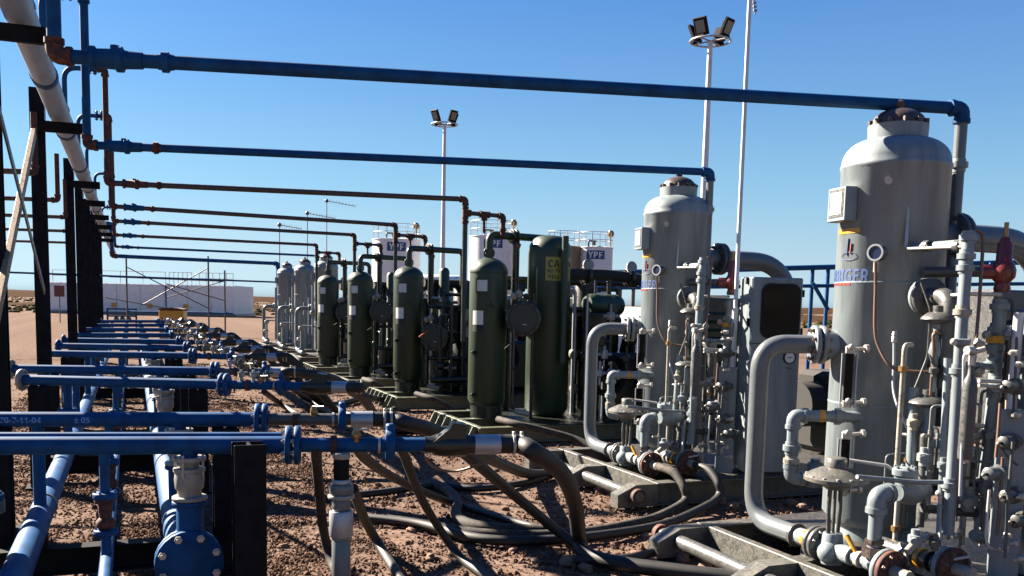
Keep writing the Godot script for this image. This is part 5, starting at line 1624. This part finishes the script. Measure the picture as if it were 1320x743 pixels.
func build_hoses() -> void:
	var hm: Material = M["hose"]
	var th: Material = M["tan_hose"]
	# nearest outlet: down and away to the big grey skid
	hose("thick black hose bending down from the green check valve to the ground", hm, 0.048, [outs[0][0], outs[0][0] + outs[0][1] * 0.12, [690, 584, 0.87], [724, 610, 0.72], [741, 650, 0.45], [746, 690, 0.16], [755, 714, 0.06], [800, 727, 0.05], [880, 738, 0.05], [980, 750, 0.05], [1060, 765, 0.05]])
	hose("straight black hose slanting down under the green check valve", hm, 0.034, [[585, 572, 0.90], [606, 590, 0.78], [660, 636, 0.42], [715, 682, 0.14], [748, 706, 0.04]])
	hose("black hose slanting down from the blue butterfly valve", hm, 0.026, [[515, 574, 0.90], [523, 592, 0.79], [540, 636, 0.5], [562, 675, 0.25], [595, 720, 0.04], [640, 752, 0.03], [700, 800, 0.03]])
	hose("black hose with a sharp slant crossing behind the others", hm, 0.03, [[458, 574, 0.90], [472, 592, 0.74], [500, 612, 0.5], [540, 632, 0.25], [580, 648, 0.05], [620, 660, 0.04], [680, 678, 0.04], [730, 690, 0.04]])
	hose("black hose lying in a long curve past the tan loop", hm, 0.03, [[445, 640, 0.03], [500, 634, 0.03], [560, 626, 0.03], [620, 630, 0.03], [690, 620, 0.03], [730, 605, 0.03]])
	hose("grey hose hanging beside the fittings under the nearest cross pipe", th, 0.028, [[408, 575, 0.9], [408, 595, 0.76], [412, 640, 0.5], [418, 690, 0.22], [430, 730, 0.05], [455, 770, 0.03], [480, 820, 0.03]])
	hose("black hose on the ground below the drop pipe fittings", hm, 0.03, [[455, 630, 0.55], [470, 670, 0.25], [490, 705, 0.05], [515, 745, 0.03], [545, 800, 0.03]])
	hose("tan hose bent into a loop on the bare ground", th, 0.04, [[556, 622, 0.04], [578, 633, 0.04], [590, 648, 0.05], [588, 664, 0.045], [605, 676, 0.045], [645, 682, 0.045], [700, 684, 0.045]])
	# hoses of the grey skid with the panel
	var s1 := C2 + Vector3(-0.71, 0.29, 1.00)
	hose("dusty hose curving from the first flange of the panel skid to the ground", th, 0.035, [s1 - Vector3(0, 0, 0.02), s1 + Vector3(0.0, 0.0, 0.10), s1 + Vector3(0.02, -0.02, 0.22), s1 + Vector3(0.03, -0.11, 0.34), s1 + Vector3(0.02, -0.21, 0.38), [858, 662, 0.04], [830, 672, 0.04], [770, 684, 0.04], [700, 690, 0.04], [620, 688, 0.04], [560, 678, 0.04], [500, 670, 0.04]])
	var s2 := C2 + Vector3(-0.42, 0.31, 1.10)
	hose("dusty hose curving from the second flange of the panel skid to the ground", hm, 0.035, [s2, s2 + Vector3(0.0, 0.0, 0.08), s2 + Vector3(0.02, -0.02, 0.18), s2 + Vector3(0.03, -0.10, 0.29), s2 + Vector3(0.0, -0.21, 0.34), [893, 662, 0.045], [850, 678, 0.04], [780, 690, 0.04], [700, 697, 0.04], [620, 695, 0.04], [540, 676, 0.04], [470, 668, 0.04]])
	hose("black hose running along the ground toward the large lettered skid", hm, 0.03, [[880, 690, 0.04], [860, 702, 0.04], [830, 716, 0.04], [790, 722, 0.04], [740, 722, 0.04]])
	# outlet hoses of the other cross pipes
	var ends := [[486, 541], [0, 0], [421, 494], [0, 0], [0, 0], [0, 0]]
	hose("thick black hose arching from the galvanised sleeve of the chalked cross pipe", hm, 0.046, [outs[1][0], outs[1][0] + outs[1][1] * 0.14, [525, 546, 0.88], [560, 556, 0.8], [600, 576, 0.62], [650, 600, 0.3], [690, 612, 0.08], [740, 606, 0.05]])
	hose("black hose arching down between the cross pipes and the green skids", hm, 0.046, [outs[2][0], outs[2][0] + outs[2][1] * 0.12, [452, 503, 0.84], [468, 514, 0.68], [484, 536, 0.35], [500, 552, 0.06], [540, 556, 0.05], [600, 552, 0.05]])
	hose("black hose sloping from the fittings toward the second green skid", hm, 0.046, [outs[3][0], outs[3][0] + outs[3][1] * 0.12, [425, 487, 0.82], [452, 500, 0.55], [478, 513, 0.2], [510, 516, 0.05], [540, 508, 0.1]])
	for k in 7:
		var p0: Vector3 = outs[k + 4][0]
		var dd: Vector3 = outs[k + 4][1]
		hose("black hose sagging from the cross pipe %s beyond the chalked one" % ORD[k + 2], hm, 0.05, [p0, p0 + dd * 0.15, Vector3(p0.x + 0.42, 0.62, p0.z + 0.02), Vector3(p0.x + 0.75, 0.22, p0.z - 0.12), Vector3(p0.x + 1.05, 0.05, p0.z - 0.35), Vector3(p0.x + 1.5, 0.05, p0.z - 0.8), Vector3(3.5, 0.06, p0.z - 1.3 - 0.1 * (k % 3))])
	for e in [[375, 500, 440, 540, "black hose on the gravel between two others behind the chalked cross pipe"], [395, 503, 470, 545, "black hose on the gravel behind the galvanised sleeve of the chalked pipe"], [340, 505, 400, 545, "black hose on the gravel behind the flange of the chalked pipe"]]:
		hose(e[4], hm, 0.04, [[e[0], e[1], 0.35], [e[0] * 0.6 + e[2] * 0.4, e[1] * 0.55 + e[3] * 0.45, 0.06], [e[2], e[3], 0.05]])
	# dusty hoses of the green skids
	hose("dusty hose lying on the skid below the yellow warning signs", th, 0.04, [[642, 541, 0.3], [665, 547, 0.28], [700, 555, 0.22], [740, 566, 0.14], [765, 578, 0.06]])
	hose("dusty hose at the foot of the green skid with low round cover", th, 0.04, [[536, 508, 0.3], [555, 514, 0.26], [575, 523, 0.16], [588, 534, 0.05]])
	hose("dusty hose at the foot of the second green skid beyond", th, 0.04, [[468, 489, 0.3], [482, 494, 0.26], [498, 502, 0.14], [508, 510, 0.05]])
	hose("dusty hose at the foot of the small grey skid", th, 0.045, [[379, 459, 0.35], [386, 466, 0.25], [394, 477, 0.06]])
	# drop pipe with hose fittings under the nearest outlet
	var t := pY(440, 576, 0.9)
	var o := thing("drop_pipe", "drop pipe of grey hose fittings hanging under the nearest cross pipe", "pipe", Vector3(t.x, 0, t.z))
	var yy := 0.87
	for e in [[0.043, 0.03, "off_white", "ring"], [0.038, 0.10, "black", "rubber_sleeve"], [0.046, 0.025, "galv", "clamp"], [0.058, 0.05, "duct", "coupling"], [0.066, 0.02, "off_white", "coupling_rim"], [0.045, 0.06, "duct", "reducer"], [0.058, 0.13, "galv", "adapter"], [0.050, 0.012, "off_white", "ring"], [0.046, 0.36, "duct", "hose_tail"]]:
		part(G().lathe(Vector3(t.x, yy, t.z), Vector3.DOWN, [[0, 0], [e[0] - 0.004, 0], [e[0], 0.006], [e[0], e[1] - 0.006], [e[0] - 0.004, e[1]], [0, e[1]]], 22), e[3], M[e[2]], o)
		yy -= e[1]
	# thin cable slung between the valve and the clamp
	whole(G().tube(curve([pY(548, 590, 0.86), pY(560, 603, 0.78), pY(585, 608, 0.75), pY(615, 600, 0.8), pY(640, 588, 0.86)]), 0.007, 6), "safety_cable", M["copper"], "thin safety cable slung under the green check valve", "cable", pY(548, 590, 0.86))

func build_background() -> void:
	# low hills and embankments
	var hn := FastNoiseLite.new(); hn.seed = 4; hn.frequency = 0.02
	for e in [["hills", 700.0, -70.0, 100.0, 9.0, "earth"], ["embankment", 150.0, -25.0, 75.0, 2.6, "earth"]]:
		var g := G()
		var prev := []
		for k in 141:
			var an: float = deg_to_rad(e[2] + (e[3] - e[2]) * k / 140.0)
			var d := Vector3(sin(an), 0, -cos(an))
			var h: float = e[4] * (0.45 + 0.55 * hn.get_noise_2d(k * 2.5, e[1]))
			if e[0] == "embankment": h = e[4] * clampf(0.35 + 0.8 * hn.get_noise_2d(k * 3.0, 50.0), 0.05, 1.0)
			var cur := [d * e[1] - Vector3(0, 0.1, 0), d * (e[1] * 1.06) + Vector3(0, h * 0.7, 0), d * (e[1] * 1.12) + Vector3(0, h, 0), d * (e[1] * 1.4) - Vector3(0, 0.1, 0)]
			if k > 0:
				for j in 3:
					var nn: Vector3 = (cur[j] - prev[j]).cross(cur[j + 1] - prev[j]).normalized()
					if nn.y < 0: nn = -nn
					g.quad(prev[j], cur[j], cur[j + 1], prev[j + 1], nn)
			prev = cur
		var o := MeshInstance3D.new()
		o.name = e[0]; o.mesh = g.mesh(Vector3.ZERO); o.material_override = M[e[5]]
		o.set_meta("kind", "structure")
		add_child(o)
	# white tank block
	var a := pD(60, 406, 84.0); a.y = 0.0
	var b := pD(303, 407, 84.0); b.y = 0.0
	var u := (b - a).normalized()
	var w := Vector3(u.z, 0, -u.x)   # away from the camera
	if w.z > 0: w = -w
	var L := a.distance_to(b)
	var bs := Basis(u, Vector3.UP, u.cross(Vector3.UP))
	var o := thing("tank_block", "long low white tank block with railings on its roof", "tank", (a + b) * 0.5 + w * 3.0)
	part(G().box((a + b) * 0.5 + w * 3.0 + Vector3(0, 1.45, 0), Vector3(L, 2.7, 6.0), bs, 0.03), "tank_body", M["white"], o)
	part(G().box((a + b) * 0.5 + w * 2.9 + Vector3(0, 0.12, 0), Vector3(L + 0.4, 0.24, 6.6), bs, 0.02), "plinth", M["duct"], o)
	for k in 8:
		part(G().box(a + u * (L * k / 8.0 + L / 16.0) - w * 0.03 + Vector3(0, 1.5, 0), Vector3(L / 8.0 - 0.06, 2.5, 0.08), bs, 0.015), "wall_panel", M["white"], o)
	for k in 3:
		part(G().cyl(a + u * (L * (0.36 + 0.19 * k)) - w * 0.08 + Vector3(0, 0.65, 0), a + u * (L * (0.36 + 0.19 * k)) - w * 0.08 + Vector3(0, 1.05, 0), 0.22, 12), "yellow_marker", M["yellow"], o)
	var rl := [[0.02, 0.62], [0.64, 0.76], [0.8, 0.98]]
	for e in rl:
		var g := G()
		for hh in [3.4, 3.9]:
			g.cyl(a + u * (L * e[0]) + w * 0.6 + Vector3(0, hh, 0), a + u * (L * e[1]) + w * 0.6 + Vector3(0, hh, 0), 0.03, 6)
		var n := 5
		for k in n + 1:
			var p: Vector3 = a + u * (L * lerpf(e[0], e[1], float(k) / n)) + w * 0.6
			g.cyl(p + Vector3(0, 2.8, 0), p + Vector3(0, 3.9, 0), 0.03, 6)
		part(g, "railing", M["galv"], o)
	# red sign on a post
	var sp := pD(77, 408, 55.0); sp.y = 0.0
	o = thing("fire_sign", "small red sign on a thin post before the white tank block", "sign", sp)
	part(G().cyl(sp, sp + Vector3(0, 1.9, 0), 0.03, 8), "post", M["dark_grey"], o)
	part(G().box(sp + Vector3(0, 1.85, 0), Vector3(0.55, 0.65, 0.05), Basis.IDENTITY, 0.01), "sign_plate", M["red"], o)
	# braced blue frames in front of it
	o = thing("scaffold", "braced pipe scaffold standing before the white tank block", "frame", pY(215, 418, 0.0))
	var posts := []
	for e in [[164, 330], [214, 368], [269, 331], [290, 349]]:
		var base := pD(e[0], 415, 40.0); base.y = 0.0
		var topp := pD(e[0], e[1], 40.0)
		posts.append(base)
		part(G().cyl(base, Vector3(base.x, topp.y, base.z), 0.035, 8), "frame_post", M["blue"] if e[0] == 214 else M["steel_pipe"], o)
	for e in [[164, 345, 269, 398], [269, 345, 182, 394], [290, 362, 214, 384], [214, 366, 290, 388], [136, 384, 250, 404], [164, 402, 300, 404], [140, 357, 290, 363]]:
		part(G().cyl(pD(e[0], e[1], 40.0 - 0.08), pD(e[2], e[3], 40.0 - 0.08), 0.022 if e[0] != 164 or e[1] < 400 else 0.04, 8), "brace", M["steel_pipe"] if e[1] < 400 else M["blue"], o)
	# end frame of the manifold
	var ef := pY(156, 418, 0.4)
	o = thing("end_frame", "small blue frame at the far end of the manifold", "frame", Vector3(ef.x, 0, ef.z))
	for s in [-0.55, 0.62]:
		part(G().box(Vector3(ef.x + s, 0.55, ef.z), Vector3(0.08, 1.1, 0.08), Basis.IDENTITY, 0.005), "frame_post", M["blue"], o)
	for h in [0.75, 1.06]:
		part(G().box(Vector3(ef.x + 0.035, h, ef.z), Vector3(1.09, 0.07, 0.06), Basis.IDENTITY, 0.005), "frame_rail", M["blue"], o)
	for k in 3:
		part(G().ball(Vector3(ef.x - 0.2 + k * 0.25, 0.6, ef.z), 0.13, 10), "valve", M["dark_grey"], o)
	# yellow bin
	var yb := pD(223, 418, 34.0); yb.y = 0.0
	o = thing("yellow_bin", "yellow metal bin with a rounded brown lid behind the manifold", "bin", yb)
	part(G().box(yb + Vector3(0, 0.58, 0), Vector3(0.86, 1.16, 0.7), Basis(Vector3.UP, -0.25), 0.03), "bin_body", M["yellow"], o)
	part(G().prism([Vector2(-0.45, 0), Vector2(0.45, 0), Vector2(0.42, 0.04), Vector2(0.2, 0.08), Vector2(-0.2, 0.08), Vector2(-0.42, 0.04)], yb + Basis(Vector3.UP, -0.25) * Vector3(0, 1.16, -0.38), Basis(Vector3.UP, -0.25) * Vector3.RIGHT, Vector3.UP, Basis(Vector3.UP, -0.25) * Vector3(0, 0, 0.76)), "lid", M["rust"], o)
	# storage tanks with blue plates
	var tl := [[511, 310, "white storage tank behind the green skids farthest from the yellow warning signs"], [636, 306, "white storage tank hidden between the two vessels of the signed green skid"], [768, 320, "white storage tank standing beside the brown one, with a brass valve on its roof"]]
	for i in 3:
		var e: Array = tl[i]
		var t := pD(e[0], e[1], 68.0)
		var H: float = t.y
		var c := Vector3(t.x, 0, t.z)
		var r: float = 1.75 if i < 2 else 1.25
		tank(c, H, r, e[2], M["white"], true)
		if i == 2:
			tank(c + Vector3(-2.3, 0, -0.6), H, 1.2, "brown storage tank beside a white one", M["wood"], false)  # one even brown tone over the whole shell, no plates
	# light masts
	light_mast(pD(571, 310, 52.0), pD(573.5, 163, 52.0).y, "light mast with four floodlights standing behind the green skids")
	light_mast(pD(908, 240, 34.0), pD(915, 58, 34.0).y, "light mast with four floodlights rising behind the panel skid")
	# small antennas
	for e in [[360, 290, 38.0, 0.9, "antenna mast nearest the small grey vessels"], [396, 275, 40.0, 1.2, "middle one of three antenna masts"], [421, 259, 42.0, 1.3, "tallest of three thin antenna masts"]]:
		var t := pD(e[0], e[1], e[2])
		o = thing("antenna", e[4], "antenna", Vector3(t.x, 0, t.z), "thin antenna masts")
		part(G().cyl(Vector3(t.x, 0, t.z), t, 0.022, 8), "pole", M["galv"], o)
		var d := Vector3(0.93, -0.16, 0.35).normalized()
		part(G().cyl(t, t + d * e[3], 0.018, 6), "boom", M["galv"], o)
		part(G().ball(t, 0.09, 8), "antenna_head", M["dark_grey"], o)
		for k in 9:
			var p: Vector3 = t + d * (e[3] * (k + 1) / 9.0)
			part(G().cyl(p - Vector3(0, 0.09, 0.05), p + Vector3(0, 0.09, 0.05), 0.008, 5), "element", M["galv"], o)
	# blue pipe rack behind the skids
	o = thing("back_rack", "blue pipe rack with two rails behind the grey skids", "frame", pD(960, 420, 24.0) * Vector3(1, 0, 1))
	for e in [[735, 353, 1330, 338, 0.07], [735, 372, 1330, 366, 0.05]]:
		part(G().cyl(pD(e[0], e[1], 24.0), pD(e[2], e[3], 24.0), e[4], 10), "rail", M["blue"], o)
	for x in [742, 800, 817, 1000, 1048, 1068, 1180, 1228, 1300]:
		var t := pD(x, 345 if x > 900 else 360, 24.0)
		part(G().cyl(Vector3(t.x, 0, t.z), t, 0.05, 8), "rack_post", M["blue"] if x > 900 else M["steel_pipe"], o)
	part(G().cyl(pD(1048, 365, 23.9), pD(1068, 400, 23.9), 0.05, 8), "rack_brace", M["blue"], o)
	part(G().cyl(pD(1265, 360, 23.9), pD(1278, 340, 23.9), 0.05, 8), "rack_brace", M["blue"], o)
	# white air tank behind the green skids
	var at := pD(556, 372, 24.0)
	o = thing("air_tank", "white horizontal tank with a black strap behind the green skids", "tank", Vector3(at.x, 0, at.z))
	part(G().lathe(at - Vector3(0.9, 0, 0), Vector3(1, 0, 0.1), [[0, 0], [0.25, 0.04], [0.35, 0.15], [0.35, 1.7], [0.25, 1.8], [0, 1.84]], 24), "tank_shell", M["white"], o)
	part(G().lathe(at - Vector3(0.45, 0, -0.045), Vector3(1, 0, 0.1), [[0.34, 0], [0.365, 0], [0.365, 0.08], [0.34, 0.08]], 24), "strap", M["black"], o)
	for s in [-0.5, 0.5]:
		part(G().box(Vector3(at.x + s, (at.y - 0.3) * 0.5, at.z + s * 0.1), Vector3(0.1, at.y - 0.3, 0.5), Basis.IDENTITY, 0.01), "tank_leg", M["dark_grey"], o)
	pickup(pD(806, 430, 19.0))

func tank(c: Vector3, H: float, r: float, lab: String, m: Material, plate: bool) -> void:
	var o := thing("storage_tank", lab, "tank", c)
	part(G().lathe(c, Vector3.UP, [[r, 0.0], [r, H - 0.03], [r + 0.04, H - 0.02], [r + 0.04, H + 0.03], [r * 0.5, H + 0.12], [0, H + 0.16]], 40), "tank_shell", m, o)
	var n := 14
	for hh in [0.55, 1.1]:
		var ring := []
		for k in n + 1:
			var q := TAU * k / n
			ring.append(c + Vector3(cos(q) * r * 0.97, H + hh, sin(q) * r * 0.97))
		part(G().tube(ring, 0.025, 5), "rail_ring", M["galv"], o)
	for k in n:
		var q := TAU * k / n
		var p := c + Vector3(cos(q) * r * 0.97, H, sin(q) * r * 0.97)
		part(G().cyl(p, p + Vector3(0, 1.1, 0), 0.022, 5), "rail_post", M["galv"], o)
	part(G().lathe(c + Vector3(-0.3, H + 0.1, 0.3), Vector3.UP, [[0.12, 0], [0.12, 0.3], [0.22, 0.32], [0.22, 0.4], [0, 0.42]], 12), "vent", M["dark_grey"], o)
	part(G().tube(bend([c + Vector3(-0.9, H, 0.6), c + Vector3(-0.9, H + 0.45, 0.6), c + Vector3(-0.3, H + 0.45, 0.5)], 0.1), 0.07, 8), "vent_pipe", M["dark_grey"], o)
	if plate:
		part(G().lathe(c + Vector3(r * 0.7, H + 0.5, r * 0.5), Vector3.UP, [[0.05, -0.5], [0.07, 0.3], [0.2, 0.34], [0.25, 0.55], [0.15, 0.75], [0, 0.78]], 12), "roof_valve", M["brass"], o)
		var d := Vector3(-c.x, 0, -c.z).normalized()
		part(wrap_patch(c, r, d, H - 0.55, 1.35, 0.62, 0.02), "name_plate", M["ink_blue"], o)
		part(wrap_text("YPF", 0.62, c, r + 0.02, d, H - 0.56), "plate_lettering", M["label_white"], o)
		part(wrap_patch(c, r, d, H - 3.0, 0.95, 0.5, 0.02), "number_plate", M["ink_blue"], o)
		part(wrap_text("MG - 301", 0.2, c, r + 0.02, d, H - 2.95), "plate_lettering", M["label_white"], o)

func light_mast(b: Vector3, H: float, lab: String) -> void:
	var c := Vector3(b.x, 0, b.z)
	var o := thing("light_mast", lab, "light mast", c)
	part(G().tube([c, c + Vector3(0, H, 0)], [0.15, 0.09], 12), "pole", M["pole_white"], o)
	var ring := []
	for k in 25:
		var q := TAU * k / 24
		ring.append(c + Vector3(cos(q) * 0.72, H - 0.02 + 0.0, sin(q) * 0.72))
	part(G().tube(ring, 0.035, 8), "head_ring", M["galv"], o)
	for k in 4:
		var q := PI / 4 + PI / 2 * k + 0.35
		part(G().cyl(c + Vector3(0, H - 0.02, 0), c + Vector3(cos(q) * 0.72, H - 0.02, sin(q) * 0.72), 0.03, 6), "ring_arm", M["galv"], o)
		var dir := Vector3(cos(q), -0.45, sin(q)).normalized()
		var p := c + Vector3(cos(q) * 0.66, H + 0.36, sin(q) * 0.66)
		var side := dir.cross(Vector3.UP).normalized()
		var bs := Basis(side, side.cross(dir).normalized() * -1.0 if side.cross(dir).y < 0 else side.cross(dir).normalized(), dir)
		var f := part(G().box(p, Vector3(0.52, 0.62, 0.12), bs, 0.02), "floodlight", M["black"], o)
		part(G().box(p - dir * 0.10, Vector3(0.30, 0.34, 0.12), bs, 0.02), "driver_box", M["black"], f)
		part(G().box(p + dir * 0.062, Vector3(0.36, 0.42, 0.01), bs), "lens", M["lamp_lens"], f)
		part(G().box(c + Vector3(cos(q) * 0.66, H + 0.03, sin(q) * 0.66), Vector3(0.3, 0.1, 0.1), Basis(Vector3.UP, -q + PI / 2), 0.01), "lamp_bracket", M["black"], f)

func pickup(at: Vector3) -> void:
	var c := Vector3(at.x, 0, at.z)
	var o := thing("pickup_truck", "white pickup truck parked behind the outlet pipe of the panel skid", "truck", c)
	var ax := Vector3(0.85, 0, -0.52).normalized()
	var sd := Vector3(-ax.z, 0, ax.x)
	var body := [Vector2(-2.5, 0.45), Vector2(2.5, 0.45), Vector2(2.55, 0.75), Vector2(2.45, 1.0), Vector2(1.4, 1.08), Vector2(0.7, 1.58), Vector2(-0.7, 1.62), Vector2(-0.9, 1.1), Vector2(-2.5, 1.08)]
	part(G().prism(body, c - sd * 0.88, ax, Vector3.UP, sd * 1.76), "body", M["white"], o)
	for s in [-1.0, 1.0]:
		var wn := [Vector2(1.2, 1.1), Vector2(0.62, 1.5), Vector2(-0.62, 1.53), Vector2(-0.75, 1.1)]
		part(G().prism(wn, c + sd * (0.882 * s), ax, Vector3.UP, sd * 0.008 * s), "side_window", M["window_black"], o)
		for k in [-1.6, 1.6]:
			var wh := part(G().lathe(c + ax * k + sd * (0.72 * s) + Vector3(0, 0.38, 0), sd * s, [[0, 0], [0.34, 0], [0.38, 0.04], [0.38, 0.18], [0.34, 0.22], [0.2, 0.22], [0.2, 0.18], [0, 0.18]], 24), "wheel", M["tyre"], o)
			part(G().lathe(c + ax * k + sd * (0.90 * s) + Vector3(0, 0.38, 0), sd * s, [[0.2, 0], [0.2, 0.03], [0.08, 0.01], [0, 0.015]], 16), "rim", M["galv"], wh)
		part(G().box(c + ax * 2.5 + sd * 0.65 * s + Vector3(0, 0.85, 0), Vector3(0.1, 0.18, 0.35), Basis(ax, Vector3.UP, ax.cross(Vector3.UP)), 0.03), "headlight", M["lens"], o)
		part(G().box(c + ax * 0.95 + sd * 1.0 * s + Vector3(0, 1.18, 0), Vector3(0.12, 0.16, 0.22), Basis(ax, Vector3.UP, ax.cross(Vector3.UP)), 0.03), "mirror", M["white"], o)
	var e := ax * 1.42 + Vector3(0, 1.10, 0)
	var f := ax * 0.74 + Vector3(0, 1.57, 0)
	var wn2 := Vector3(0.5, 0.7, 0)
	var nn := (ax * 0.5 + Vector3.UP * 0.72).normalized()
	var g := G()
	var off := nn * 0.006
	g.quad(c + e - sd * 0.75 + off, c + e + sd * 0.75 + off, c + f + sd * 0.68 + off, c + f - sd * 0.68 + off, nn)
	part(g, "windscreen", M["window_black"], o)
